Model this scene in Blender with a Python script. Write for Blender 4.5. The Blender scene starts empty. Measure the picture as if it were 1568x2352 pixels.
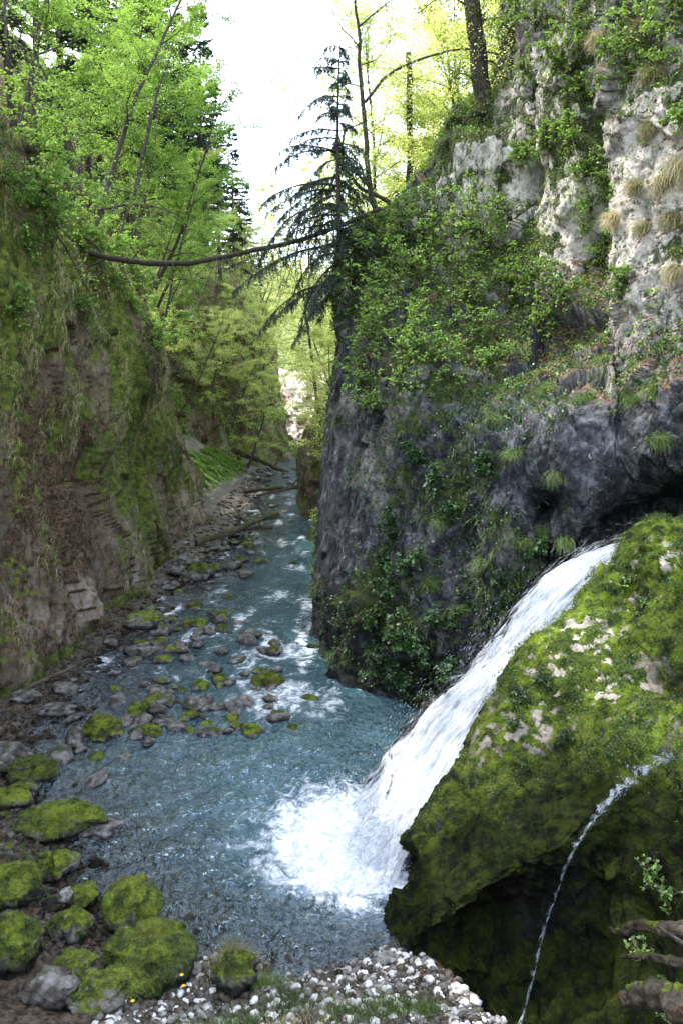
import bpy, math, random
import numpy as np
from mathutils import Vector
from mathutils.bvhtree import BVHTree

S = bpy.context.scene
COL = S.collection
PI = math.pi

# ------------------------------------------------------------------ camera frame
F = 1743.0; CX = 784.0; CY = 1176.0; H = 6.0
TH = math.atan(276.0 / F); CT, ST = math.cos(TH), math.sin(TH)

def ray(px, py):
    u = (px - CX) / F; v = -(py - CY) / F
    return np.array([u, CT + v * ST, v * CT - ST])
def P(px, py, d):
    r = ray(px, py)
    return np.array([0, 0, H]) + r * (d / r[1])
def W(px, py, z=0.0):
    r = ray(px, py)
    return np.array([0, 0, H]) + r * ((z - H) / r[2])

# ------------------------------------------------------------------ noise
_rs = np.random.RandomState(7)
_perm = _rs.permutation(256).astype(np.int32); _perm = np.concatenate([_perm, _perm, _perm])
_g = _rs.normal(size=(256, 3)).astype(np.float32); _g /= np.linalg.norm(_g, axis=1)[:, None]
_rnd = _rs.rand(256, 4).astype(np.float32)

def perlin(p):
    p = np.asarray(p, np.float32)
    i = np.floor(p).astype(np.int32); f = p - i; i &= 255
    u = f * f * f * (f * (f * 6 - 15) + 10)
    out = 0
    for dx in (0, 1):
        wx = u[:, 0] if dx else 1 - u[:, 0]
        a = _perm[i[:, 0] + dx]
        for dy in (0, 1):
            wy = u[:, 1] if dy else 1 - u[:, 1]
            b = _perm[a + i[:, 1] + dy]
            for dz in (0, 1):
                wz = u[:, 2] if dz else 1 - u[:, 2]
                g = _g[_perm[b + i[:, 2] + dz]]
                dd = g[:, 0] * (f[:, 0] - dx) + g[:, 1] * (f[:, 1] - dy) + g[:, 2] * (f[:, 2] - dz)
                out = out + wx * wy * wz * dd
    return out * 1.5
def fbm(p, o=4, lac=2.03, gain=.5):
    r = 0; a = 1
    for k in range(o):
        r = r + a * perlin(p + k * 17.3); p = p * lac; a *= gain
    return r
def ridged(p, o=4):
    r = 0; a = 1
    for k in range(o):
        r = r + a * (1 - 2 * np.abs(perlin(p + k * 9.1))); p = p * 2.07; a *= .5
    return r * .5
def blocky(p, tilt=.5):
    """faceted cells: each cell its own offset and tilt"""
    p = np.asarray(p, np.float32)
    ip = np.floor(p).astype(np.int32)
    best = np.full(len(p), 1e9, np.float32); val = np.zeros(len(p), np.float32)
    for dx in (-1, 0, 1):
        for dy in (-1, 0, 1):
            for dz in (-1, 0, 1):
                c = ip + np.array([dx, dy, dz]); m = c & 255
                h = _perm[_perm[_perm[m[:, 0]] + m[:, 1]] + m[:, 2]]
                q = p - (c + _rnd[h][:, :3])
                d = (q * q).sum(1)
                v = _rnd[h][:, 3] - .5 + tilt * (q * _g[h]).sum(1)
                s = d < best
                best = np.where(s, d, best); val = np.where(s, v, val)
    return val
def sstep(a, b, x):
    t = np.clip((x - a) / (b - a), 0, 1); return t * t * (3 - 2 * t)

# ------------------------------------------------------------------ mesh helpers
def mesh_np(name, verts, faces, smooth=True):
    verts = np.asarray(verts, np.float32); faces = np.asarray(faces, np.int32)
    k = faces.shape[1]; me = bpy.data.meshes.new(name)
    me.vertices.add(len(verts)); me.vertices.foreach_set('co', verts.ravel())
    me.loops.add(faces.size); me.loops.foreach_set('vertex_index', faces.ravel())
    me.polygons.add(len(faces)); me.polygons.foreach_set('loop_start', np.arange(0, faces.size, k, dtype=np.int32))
    me.polygons.foreach_set('loop_total', np.full(len(faces), k, np.int32))
    if smooth: me.polygons.foreach_set('use_smooth', np.ones(len(faces), bool))
    me.update(calc_edges=True)
    return me
def attr(me, name, arr):
    a = me.attributes.new(name, 'FLOAT_COLOR', 'POINT')
    c = np.zeros((len(me.vertices), 4), np.float32); arr = np.asarray(arr, np.float32)
    c[:, :arr.shape[1]] = arr
    a.data.foreach_set('color', c.ravel())
def link(name, me, mat=None, parent=None):
    o = bpy.data.objects.new(name, me)
    if mat is not None and not me.materials: me.materials.append(mat)
    COL.objects.link(o); o.parent = parent
    return o
def tag(o, label=None, cat=None, group=None, kind=None):
    if label: o['label'] = label
    if cat: o['category'] = cat
    if group: o['group'] = group
    if kind: o['kind'] = kind
    return o
def thing(name, label, cat, loc=(0, 0, 0), rz=0, group=None):
    o = bpy.data.objects.new(name, None); o.empty_display_size = .2
    COL.objects.link(o); o.location = loc; o.rotation_euler = (0, 0, rz)
    return tag(o, label, cat, group)
def grid_faces(nu, nv):
    i = np.arange(nu * nv).reshape(nu, nv)
    return np.stack([i[:-1, :-1].ravel(), i[1:, :-1].ravel(), i[1:, 1:].ravel(), i[:-1, 1:].ravel()], 1)
def grid_normals(G):
    du = np.gradient(G, axis=0); dv = np.gradient(G, axis=1)
    n = np.cross(du, dv); return n / (np.linalg.norm(n, axis=2)[..., None] + 1e-9)
def catmull(A, t):
    n = len(A); i = np.clip(np.floor(t).astype(int), 0, n - 2); f = (t - i)
    f = f.reshape((-1,) + (1,) * (A.ndim - 1))
    Ae = np.concatenate([(2 * A[:1] - A[1:2]), A, (2 * A[-1:] - A[-2:-1])])
    p0, p1, p2, p3 = Ae[i], Ae[i + 1], Ae[i + 2], Ae[i + 3]
    return .5 * (2 * p1 + (p2 - p0) * f + (2 * p0 - 5 * p1 + 4 * p2 - p3) * f ** 2 + (3 * p1 - p0 - 3 * p2 + p3) * f ** 3)
def arc_t(A, n):
    t = np.linspace(0, len(A) - 1, 400); B = catmull(A, t)
    seg = np.linalg.norm(np.diff(B, axis=0), axis=-1)
    while seg.ndim > 1: seg = seg.mean(1)
    c = np.concatenate([[0], np.cumsum(seg)]); return np.interp(np.linspace(0, c[-1], n), c, t)
def loft(net, nu, nv):
    A = np.array(net, float)
    A = catmull(A, arc_t(A, nu)); A = A.transpose(1, 0, 2)
    A = catmull(A, arc_t(A, nv)); return A.transpose(1, 0, 2)
def blob(p, c, r):
    return np.exp(-((p - np.asarray(c)) ** 2).sum(1) / (r * r))
def bvh_of(verts, faces):
    return BVHTree.FromPolygons([tuple(v) for v in verts.tolist()], faces.tolist())
def hit(bvh, px, py):
    r = ray(px, py); r = r / np.linalg.norm(r)
    h = bvh.ray_cast(Vector((0, 0, H)), Vector(r), 400)
    return (np.array(h[0]), np.array(h[1])) if h[0] is not None else (None, None)

class MB:
    """gathers quads"""
    def __init__(s): s.v = []; s.f = []; s.n = 0
    def add(s, v, f):
        v = np.asarray(v, np.float32); s.v.append(v); s.f.append(np.asarray(f, np.int32) + s.n); s.n += len(v)
    def tube(s, path, rad, sides=6, cap=True):
        path = np.asarray(path, float); n = len(path); rad = np.broadcast_to(np.asarray(rad, float), (n,))
        t = np.gradient(path, axis=0); t /= np.linalg.norm(t, axis=1)[:, None] + 1e-9
        ref = np.array([0, 0, 1.]) if abs(t[0, 2]) < .8 else np.array([1., 0, 0])
        a = np.cross(t, ref); a /= np.linalg.norm(a, axis=1)[:, None] + 1e-9
        b = np.cross(t, a); ang = np.arange(sides) * 2 * PI / sides
        V = path[:, None] + rad[:, None, None] * (np.cos(ang)[None, :, None] * a[:, None] + np.sin(ang)[None, :, None] * b[:, None])
        i = np.arange(n * sides).reshape(n, sides); j = np.roll(i, -1, 1)
        f = np.stack([i[:-1].ravel(), j[:-1].ravel(), j[1:].ravel(), i[1:].ravel()], 1)
        s.add(V.reshape(-1, 3), f)
        if cap:
            for e in (0, -1):
                c = path[e] + t[e] * (rad[e] * (.25 if e else -.25))
                ring = V[e]; vv = np.vstack([ring, c[None]])
                ff = [[k, (k + 1) % sides, sides, sides] for k in range(sides)]
                ff = [[a_, b_, c_, c_] for a_, b_, c_, _ in ff]
                # quads built from two rim steps to avoid degenerate faces
                ff = [[k, (k + 1) % sides, (k + 2) % sides, sides] for k in range(0, sides - 1, 2)]
                s.add(vv, ff)
    def quads(s, c, ax, ay, bend=.0, nrm=None):
        """diamond leaves: c base point, ax long axis vector, ay half-width vector"""
        m = len(c)
        mid = c + ax * .45
        if nrm is not None: mid = mid + nrm * bend
        v = np.stack([c, mid + ay, c + ax, mid - ay], 1).reshape(-1, 3)
        f = np.arange(m * 4).reshape(m, 4); s.add(v, f)
    def arrays(s): return np.concatenate(s.v), np.concatenate(s.f)
    def mesh(s, name, smooth=True):
        v, f = s.arrays(); return mesh_np(name, v, f, smooth)

# ------------------------------------------------------------------ materials
def new_mat(name):
    m = bpy.data.materials.new(name); m.use_nodes = True
    nt = m.node_tree; nt.nodes.clear(); return m, nt
class NT:
    def __init__(s, nt): s.nt = nt
    def n(s, t, **k):
        o = s.nt.nodes.new(t)
        for a, b in k.items():
            if a == 'inp':
                for kk, vv in b.items():
                    if isinstance(vv, bpy.types.NodeSocket): s.nt.links.new(vv, o.inputs[kk])
                    else: o.inputs[kk].default_value = vv
            else: setattr(o, a, b)
        return o
    def math(s, op, a, b=0., clamp=False):
        o = s.n('ShaderNodeMath', operation=op, use_clamp=clamp, inp={0: a, 1: b}); return o.outputs[0]
    def mix(s, f, a, b, blend='MIX'):
        o = s.n('ShaderNodeMix', data_type='RGBA', blend_type=blend)
        for sock, v in ((o.inputs[0], f), (o.inputs[6], a), (o.inputs[7], b)):
            if isinstance(v, bpy.types.NodeSocket): s.nt.links.new(v, sock)
            elif isinstance(v, (int, float)): sock.default_value = v
            else: sock.default_value = (*v, 1)
        return o.outputs[2]
    def noise(s, vec, scale, detail=4, rough=.6, dist=0.):
        o = s.n('ShaderNodeTexNoise', inp={'Vector': vec, 'Scale': scale, 'Detail': detail, 'Roughness': rough, 'Distortion': dist}); return o.outputs[0]
    def ramp(s, f, lo, hi):
        o = s.n('ShaderNodeMapRange', interpolation_type='SMOOTHSTEP', inp={0: f, 1: lo, 2: hi, 3: 0., 4: 1.}); return o.outputs[0]
    def scale(s, vec, xyz):
        return s.n('ShaderNodeVectorMath', operation='MULTIPLY', inp={0: vec, 1: xyz}).outputs[0]

def rock_mat(name, dark, mid, light, moss_a, moss_b, litter=(.10, .062, .038), moss_bias=0., rough=.85, streak=(1, 1, .35), wet=0., white=(.5, .5, .5), white_t=.66, bs=1., vary=0., ms=1.6):
    m, nt = new_mat(name); N = NT(nt)
    geo = N.n('ShaderNodeNewGeometry'); pos = geo.outputs['Position']
    at = N.n('ShaderNodeAttribute', attribute_name='mask'); sep = N.n('ShaderNodeSeparateColor', inp={0: at.outputs['Color']})
    mr, mg, mb = sep.outputs[0], sep.outputs[1], sep.outputs[2]; ma = at.outputs['Alpha']
    sp = N.scale(pos, streak)
    big = N.noise(sp, .7, 5, .65, .4); medn = N.noise(sp, 3.5, 6, .7, .6); fine = N.noise(pos, 14, 6, .75)
    vfine = N.noise(pos, 45, 4, .8)
    c = N.mix(N.ramp(big, .35, .65), dark, mid)
    c = N.mix(N.math('MULTIPLY', N.ramp(medn, .45, .68), .8), c, light)
    c = N.mix(N.math('MULTIPLY', N.ramp(fine, .52, .40), .55), c, tuple(x * .3 for x in dark))
    c = N.mix(N.math('MULTIPLY', mb, .6), c, N.mix(N.ramp(fine, .35, .6), tuple(a_ * b_ for a_, b_ in zip(light, (1.5, 1.3, 1.0))), white))  # warm lightening by the pale mask, the tower's painted sunlight included
    # white flecks and lichen
    wf = N.math('ADD', N.ramp(N.noise(pos, 6.5, 7, .82), white_t - .02, white_t + .05), N.math('MULTIPLY', mb, N.ramp(N.noise(sp, 5, 6, .75), .42, .56)), True)
    c = N.mix(N.math('MULTIPLY', wf, .85), c, white)
    # leaf litter and earth
    lf = N.ramp(N.math('ADD', mg, N.math('MULTIPLY', N.math('SUBTRACT', medn, .5), 1.6)), .35, .65)
    lc = N.mix(N.ramp(fine, .4, .62), tuple(x * .35 for x in litter), tuple(x * 2.1 for x in litter))
    c = N.mix(lf, c, lc)
    # moss
    sn = N.n('ShaderNodeSeparateXYZ', inp={0: geo.outputs['Normal']}).outputs[2]
    q = N.math('ADD', N.math('MULTIPLY', sn, .45), N.math('MULTIPLY', N.math('SUBTRACT', N.noise(sp, ms, 7, .75, .3), .5), 2.2))
    q = N.math('ADD', N.math('ADD', q, mr), moss_bias)
    mf = N.math('MULTIPLY', N.ramp(q, .42, .68), N.ramp(N.noise(pos, 22, 4, .8), .28, .45))
    mc = N.mix(N.ramp(N.noise(pos, 5, 6, .75), .38, .64), moss_a, moss_b)
    mc = N.mix(N.math('MULTIPLY', N.ramp(vfine, .55, .4), .6), mc, tuple(x * .3 for x in moss_a))
    mc = N.mix(N.math('MULTIPLY', N.ramp(N.noise(pos, 2.3, 5, .7), .54, .70), .4), mc, (moss_b[0] * .62, moss_b[1] * .36, moss_b[2] * .6))
    if vary: mc = N.mix(N.math('MULTIPLY', N.n('ShaderNodeObjectInfo').outputs['Random'], vary), mc, tuple(x * .7 for x in moss_a))
    c = N.mix(mf, c, mc)
    # darkening by mask alpha: wet rock, and shade painted on the mossy rock
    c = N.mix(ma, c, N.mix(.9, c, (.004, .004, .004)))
    bsdf = N.n('ShaderNodeBsdfPrincipled', inp={'Base Color': c})
    r = N.math('SUBTRACT', rough, N.math('MULTIPLY', ma, .45)); nt.links.new(N.math('ADD', r, N.math('MULTIPLY', mf, .2), True), bsdf.inputs['Roughness'])
    nt.links.new(N.math('SUBTRACT', .25, N.math('MULTIPLY', ma, .22)), bsdf.inputs['Specular IOR Level'])
    h = N.math('ADD', N.math('MULTIPLY', medn, .5), N.math('MULTIPLY', fine, .28)); h = N.math('ADD', h, N.math('MULTIPLY', vfine, .09))
    vo = N.n('ShaderNodeTexVoronoi', inp={'Vector': pos, 'Scale': 5.5}).outputs[0]
    h = N.math('ADD', h, N.math('MULTIPLY', vo, .15))
    b = N.n('ShaderNodeBump', inp={'Strength': 1., 'Distance': .11 * bs, 'Height': h})
    nt.links.new(b.outputs[0], bsdf.inputs['Normal'])
    nt.links.new(bsdf.outputs[0], N.n('ShaderNodeOutputMaterial').inputs[0])
    return m

def leaf_mat(name, a, b, trans=.45, tr_col=None, scale=.5, gloss=.12):
    m, nt = new_mat(name); N = NT(nt)
    geo = N.n('ShaderNodeNewGeometry'); oi = N.n('ShaderNodeObjectInfo')
    isl = geo.outputs['Random Per Island']
    k = N.math('ADD', N.math('MULTIPLY', isl, .55), N.math('MULTIPLY', N.noise(geo.outputs['Position'], scale, 3), .7))
    k = N.math('ADD', k, N.math('MULTIPLY', N.math('SUBTRACT', oi.outputs['Random'], .5), .35))
    c = N.mix(N.ramp(k, .3, .95), a, b)
    tc = N.mix(.5, c, tr_col) if tr_col else c
    d = N.n('ShaderNodeBsdfDiffuse', inp={'Color': c}); t = N.n('ShaderNodeBsdfTranslucent', inp={'Color': tc})
    ms = N.n('ShaderNodeMixShader', inp={0: trans, 1: d.outputs[0], 2: t.outputs[0]})
    g = N.n('ShaderNodeBsdfGlossy', inp={'Roughness': .5, 'Color': (.8, .85, .9, 1)})
    m2 = N.n('ShaderNodeMixShader', inp={0: gloss * .4, 1: ms.outputs[0], 2: g.outputs[0]})
    nt.links.new(m2.outputs[0], N.n('ShaderNodeOutputMaterial').inputs[0])
    return m

def bark_mat(name, a, b, moss=None):
    m, nt = new_mat(name); N = NT(nt)
    geo = N.n('ShaderNodeNewGeometry'); p = N.scale(geo.outputs['Position'], (1, 1, .3))
    n1 = N.noise(p, 18, 6, .75); n2 = N.noise(geo.outputs['Position'], 3, 4)
    c = N.mix(N.ramp(n1, .35, .65), a, b)
    if moss:
        sn = N.n('ShaderNodeSeparateXYZ', inp={0: geo.outputs['Normal']}).outputs[2]
        c = N.mix(N.ramp(N.math('ADD', n2, N.math('MULTIPLY', sn, .18)), .56, .70), c, moss)
    bs = N.n('ShaderNodeBsdfPrincipled', inp={'Base Color': c, 'Roughness': .9, 'Specular IOR Level': .2})
    bp = N.n('ShaderNodeBump', inp={'Strength': .9, 'Distance': .03, 'Height': n1}); nt.links.new(bp.outputs[0], bs.inputs['Normal'])
    nt.links.new(bs.outputs[0], N.n('ShaderNodeOutputMaterial').inputs[0])
    return m

M = {}
M['left'] = rock_mat('left cliff rock', (.040, .028, .014), (.15, .112, .062), (.34, .27, .18), (.036, .062, .010), (.19, .225, .035), litter=(.075, .05, .028), moss_bias=.02, streak=(1, 1, .3), white=(.38, .34, .31), white_t=.70)
M['right'] = rock_mat('right cliff limestone', (.014, .015, .018), (.048, .051, .060), (.19, .198, .215), (.020, .038, .010), (.07, .095, .02), moss_bias=-.12, streak=(1, 1, .6), white=(.78, .73, .64), white_t=.635)
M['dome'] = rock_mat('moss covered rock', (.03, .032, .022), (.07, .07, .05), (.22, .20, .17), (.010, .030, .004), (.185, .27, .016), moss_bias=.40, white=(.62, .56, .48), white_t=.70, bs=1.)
M['slope'] = rock_mat('forest slope', (.05, .045, .03), (.10, .085, .06), (.20, .17, .14), (.03, .055, .012), (.07, .12, .025), moss_bias=-.1)
M['boulder'] = rock_mat('mossy boulder', (.020, .018, .014), (.065, .055, .042), (.20, .17, .14), (.022, .036, .005), (.21, .27, .02), moss_bias=.02, rough=.75, bs=.7, white_t=.70, vary=.4, ms=4.5)
M['boulder_bare'] = rock_mat('bare river boulder', (.020, .017, .013), (.056, .046, .036), (.14, .12, .10), (.03, .045, .01), (.07, .10, .02), moss_bias=-.25, rough=.6, bs=.4, white_t=.70)
M['pale'] = rock_mat('pale limestone pebble', (.06, .052, .045), (.15, .138, .122), (.31, .30, .285), (.05, .06, .02), (.12, .13, .05), litter=(.075, .060, .042), moss_bias=-.75, rough=.8, bs=.25, white=(.7, .7, .7))
M['pale_cliff'] = rock_mat('pale warm limestone', (.40, .33, .26), (.60, .51, .42), (.74, .66, .57), (.10, .13, .03), (.25, .30, .08), moss_bias=-.35, rough=.85, white=(.8, .75, .7))
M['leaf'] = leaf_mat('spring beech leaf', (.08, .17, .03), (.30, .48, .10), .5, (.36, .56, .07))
M['leaf_sun'] = leaf_mat('sunlit spring leaf', (.30, .42, .06), (.64, .70, .22), .6, (.80, .84, .30))  # sunlight put into the colour, lighter than the plain spring leaf
M['leaf_shrub'] = leaf_mat('shrub leaf', (.035, .09, .015), (.28, .46, .09), .4, (.34, .54, .07), 2.2)
M['herb'] = leaf_mat('cliff herb leaf', (.018, .055, .014), (.065, .14, .03), .3, None, 1.)
M['spruce'] = leaf_mat('spruce needle', (.015, .040, .022), (.050, .100, .045), .3, None, .8, .2)
M['spruce_near'] = leaf_mat('drooping spruce needle', (.008, .026, .014), (.030, .068, .028), .25, None, 1.2, .15)
M['spruce_lit'] = leaf_mat('sunlit spruce needle', (.03, .075, .015), (.12, .18, .04), .35, (.25, .3, .05), .8, .2)  # lighter copy of the spruce needle, sunlight put into its colour
M['grass'] = leaf_mat('green grass blade', (.05, .10, .015), (.18, .27, .05), .4, None, 1.2)
M['dry'] = leaf_mat('dry hanging grass blade', (.14, .14, .04), (.58, .50, .26), .35, None, 1.2)
M['litter'] = leaf_mat('dead leaf', (.05, .03, .02), (.20, .12, .08), .1, None, 2.)
M['bark'] = bark_mat('dark bark', (.018, .015, .012), (.075, .062, .05), (.03, .04, .012))
M['log_moss'] = bark_mat('rotten mossy wood', (.02, .014, .009), (.11, .08, .05), (.06, .085, .012))
M['bark_grey'] = bark_mat('grey bark', (.035, .03, .025), (.12, .105, .09))
M['log'] = bark_mat('wet fallen wood', (.03, .022, .015), (.14, .11, .085), (.05, .065, .012))

# water
def water_mat():
    m, nt = new_mat('river water'); N = NT(nt)
    geo = N.n('ShaderNodeNewGeometry'); pos = geo.outputs['Position']
    at = N.n('ShaderNodeAttribute', attribute_name='mask'); sep = N.n('ShaderNodeSeparateColor', inp={0: at.outputs['Color']})
    deep, foam, rough = sep.outputs  # foam channel also carries the painted sky flecks upstream
    deep_c = N.mix(N.ramp(N.noise(pos, 1.1, 4), .3, .7), (.014, .055, .068), (.038, .098, .115))
    body = N.n('ShaderNodeBsdfDiffuse', inp={'Color': deep_c})
    tr = N.n('ShaderNodeBsdfTransparent', inp={'Color': (.72, .80, .74, 1)})
    under = N.n('ShaderNodeMixShader', inp={0: N.math('MULTIPLY', deep, .93), 1: tr.outputs[0], 2: body.outputs[0]})
    w1 = N.noise(N.scale(pos, (1, .8, 1)), 3.2, 3, .55, .8); w2 = N.noise(pos, 9, 4, .6, .6); w3 = N.noise(pos, 26, 3, .6)
    h = N.math('ADD', N.math('MULTIPLY', w1, 1.), N.math('MULTIPLY', w2, .55)); h = N.math('ADD', h, N.math('MULTIPLY', w3, .14))
    bp = N.n('ShaderNodeBump', inp={'Strength': 1., 'Distance': .30, 'Height': N.math('MULTIPLY', h, N.math('ADD', N.math('MULTIPLY', rough, .9), .35))})
    gl = N.n('ShaderNodeBsdfGlossy', inp={'Roughness': .07, 'Color': (.80, .91, 1., 1), 'Normal': bp.outputs[0]})
    fr = N.n('ShaderNodeFresnel', inp={'IOR': 1.42, 'Normal': bp.outputs[0]})
    surf = N.n('ShaderNodeMixShader', inp={0: N.math('MULTIPLY', N.math('POWER', fr.outputs[0], .85), 2.7, True), 1: under.outputs[0], 2: gl.outputs[0]})
    fl = N.n('ShaderNodeAttribute', attribute_name='flow').outputs['Vector']
    fn = N.noise(N.scale(fl, (2.2, 1.5, 1)), 2.2, 7, .66, 1.0); fn2 = N.noise(pos, 6, 6, .7, 1.2)
    ff = N.math('ADD', N.math('MULTIPLY', foam, 1.75), N.math('MULTIPLY', N.math('SUBTRACT', N.math('ADD', N.math('MULTIPLY', fn, .65), N.math('MULTIPLY', fn2, .35)), .5), 2.6))
    ff = N.ramp(ff, .35, 1.05)
    fo = N.n('ShaderNodeBsdfDiffuse', inp={'Color': N.mix(N.ramp(fn2, .35, .62), (.38, .44, .50), (.80, .83, .86))})  # shading within the foam put into its colour by noise
    out = N.n('ShaderNodeMixShader', inp={0: N.math('MULTIPLY', ff, N.ramp(foam, .02, .25)), 1: surf.outputs[0], 2: fo.outputs[0]})
    nt.links.new(out.outputs[0], N.n('ShaderNodeOutputMaterial').inputs[0])
    return m
M['water'] = water_mat()

def fall_mat(name, dens, col=(.84, .87, .91), sx=9., sy=.8):
    """white water; alpha streaks run along the flow (mask.r along, mask.g across, mask.b solidity)"""
    m, nt = new_mat(name); N = NT(nt)
    at = N.n('ShaderNodeAttribute', attribute_name='mask'); sep = N.n('ShaderNodeSeparateColor', inp={0: at.outputs['Color']})
    v = N.n('ShaderNodeCombineXYZ', inp={0: N.math('MULTIPLY', sep.outputs[1], sx), 1: N.math('MULTIPLY', sep.outputs[0], sy), 2: 0.}).outputs[0]
    n1 = N.noise(v, 3., 6, .68, .5); n2 = N.noise(v, 11., 5, .7, .3)
    n = N.math('ADD', N.math('MULTIPLY', n1, .6), N.math('MULTIPLY', n2, .4))
    a = N.ramp(N.math('ADD', N.math('ADD', N.math('MULTIPLY', N.math('SUBTRACT', n, .5), 3.2), sep.outputs[2]), dens), .25, .95)
    c = N.mix(N.ramp(n, .36, .60), (.48, .55, .63), col)  # streak shading of the white water put into its colour
    d = N.n('ShaderNodeBsdfDiffuse', inp={'Color': c}); t = N.n('ShaderNodeBsdfTranslucent', inp={'Color': c})
    ds = N.n('ShaderNodeMixShader', inp={0: .35, 1: d.outputs[0], 2: t.outputs[0]})
    bp = N.n('ShaderNodeBump', inp={'Strength': .8, 'Distance': .08, 'Height': n}); nt.links.new(bp.outputs[0], d.inputs['Normal'])
    tr = N.n('ShaderNodeBsdfTransparent')
    o = N.n('ShaderNodeMixShader', inp={0: a, 1: tr.outputs[0], 2: ds.outputs[0]})
    nt.links.new(o.outputs[0], N.n('ShaderNodeOutputMaterial').inputs[0])
    return m
M['fall'] = fall_mat('falling white water', .22)
M['fall_veil'] = fall_mat('thrown white water', -.05)
M['trickle'] = fall_mat('thin trickling water', -.22, (.62, .70, .78), 3., 2.5)
m, nt = new_mat('water droplet'); N = NT(nt)
d = N.n('ShaderNodeBsdfDiffuse', inp={'Color': (.85, .89, .94, 1)}); t = N.n('ShaderNodeBsdfTransparent')
nt.links.new(N.n('ShaderNodeMixShader', inp={0: .6, 1: t.outputs[0], 2: d.outputs[0]}).outputs[0], N.n('ShaderNodeOutputMaterial').inputs[0]); M['drop'] = m
def plain(name, c, r=.6):
    m, nt = new_mat(name); N = NT(nt); geo = N.n('ShaderNodeNewGeometry')
    cc = N.mix(N.ramp(N.noise(geo.outputs['Position'], 30, 3), .4, .6), tuple(x * .7 for x in c), c)
    nt.links.new(N.n('ShaderNodeBsdfPrincipled', inp={'Base Color': cc, 'Roughness': r}).outputs[0], N.n('ShaderNodeOutputMaterial').inputs[0]); return m
M['yellow'] = plain('yellow petal', (.85, .50, .02))
M['twig'] = bark_mat('bare twig', (.05, .04, .03), (.14, .12, .10))

# ------------------------------------------------------------------ rock displacement
def rockify(G, big=.45, blk=.28, blk2=.09, fine=.05, an=(1, 1, .7), seed=0., edge=None):
    nu, nv, _ = G.shape
    n = grid_normals(G).reshape(-1, 3); p = G.reshape(-1, 3).astype(np.float32); q = p * np.array(an, np.float32) + seed
    w = np.stack([perlin(q * .9 + 5), perlin(q * .9 + 31), perlin(q * .9 + 57)], 1) * .35
    d = big * fbm(q * .28, 3) + blk * blocky((q + w) * .75) + blk2 * blocky((q + w * .5) * 2.3) + blk2 * .45 * blocky((q + w * .3) * 5.5)
    d = d + .10 * ridged((q + w) * 1.3, 4) * (big + blk) + fine * fbm(q * 6, 3)
    if edge is not None: d = d * edge.reshape(-1)
    return p, n, d

def finish_grid(name, P3, shape, mat, mask, flip=False):
    f = grid_faces(*shape)
    if flip: f = f[:, ::-1]
    me = mesh_np(name, P3, f); attr(me, 'mask', mask)
    return link(name, me, mat), f

def vert_normals(P3, shape):
    return grid_normals(P3.reshape(shape[0], shape[1], 3)).reshape(-1, 3)
CAM = np.array([0, 0, H])
def facing(n, p):
    return 1. if ((CAM - p) * n).sum(1).mean() > 0 else -1.

def cliff(name, net, nu, nv, mat, maskf, bumps=(), damp=(), **kw):
    G = loft(net, nu, nv)
    p, n, d = rockify(G, **kw)
    s = facing(n, p); n = n * s
    for c, r, a in damp: d = d * (1 - a * blob(p, c, r))
    for c, r, a in bumps: d = d + a * blob(p, c, r)
    P3 = p + n * d[:, None]
    N2 = vert_normals(P3, G.shape[:2]) * s
    mask = maskf(P3, N2, d)
    o, f = finish_grid(name, P3, G.shape[:2], mat, mask, flip=(s < 0))
    return dict(o=o, P=P3, N=N2, f=f, bvh=bvh_of(P3, f), mask=mask, shape=G.shape[:2])

# ================================================================= RIGHT CLIFF
def base(px, py, d, z=-1.2):
    b = P(px, py, d).copy(); b[2] = z; return b
cols = [
 [(780,1300,23),(800,1100,24),(830,900,25),(840,700,26),(850,640,26),(850,600,26),(860,560,26),(880,560,28)],
 [(705,1445,19.2),(708,1290,19.5),(742,1110,19.8),(758,920,20),(775,760,20.1),(785,640,20.2),(800,560,20.6),(850,560,23.5)],
 [(755,1522,16.9),(768,1350,17.3),(798,1150,17.7),(815,950,18.2),(830,800,18.8),(845,660,19.5),(875,503,20.6),(920,500,24)],
 [(895,1618,14.2),(900,1400,14.9),(910,1200,15.5),(920,1000,16.1),(925,840,17.2),(940,680,18.6),(975,410,21),(1010,400,25)],
 [(1000,1590,13.5),(1020,1400,13.9),(1030,1200,14.3),(1040,1000,14.9),(1050,850,16.2),(1060,640,18.8),(1030,310,21.5),(1060,290,25)],
 [(1110,1500,13.3),(1120,1330,13.4),(1130,1160,13.6),(1140,1000,14.1),(1150,850,15.8),(1160,560,19.8),(1120,245,22.5),(1150,235,27)],
 [(1180,1440,13.1),(1200,1290,13.1),(1215,1140,13.2),(1225,980,13.8),(1225,830,15.7),(1205,610,19),(1185,200,20.3),(1150,-350,22)],
 [(1320,1340,12.9),(1325,1200,12.8),(1330,1080,13.0),(1330,950,13.6),(1320,800,15.4),(1300,600,17.8),(1290,250,18.6),(1280,-400,20)],
 [(1450,1300,12.8),(1445,1170,12.6),(1440,1040,12.9),(1440,920,13.6),(1425,800,14.8),(1400,600,16.2),(1385,250,17.2),(1370,-400,18.6)],
 [(1560,1260,12.6),(1550,1120,11.9),(1545,980,12.2),(1540,860,12.6),(1520,740,13.0),(1480,560,13.5),(1455,250,14.2),(1430,-400,15.5)],
 [(1800,1300,12.),(1800,1100,10.8),(1790,960,11.0),(1780,840,11.2),(1760,740,11.4),(1740,560,11.6),(1700,250,12.2),(1650,-400,13.5)],
 [(2300,1300,10),(2300,1100,9),(2300,960,9),(2300,840,9.2),(2300,740,9.3),(2300,560,9.5),(2300,250,10),(2300,-400,11)],
]
net = [[base(*c[0])] + [P(*q) for q in c] for c in cols]
anchor = lambda px, py, d: P(px, py, d)
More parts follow.
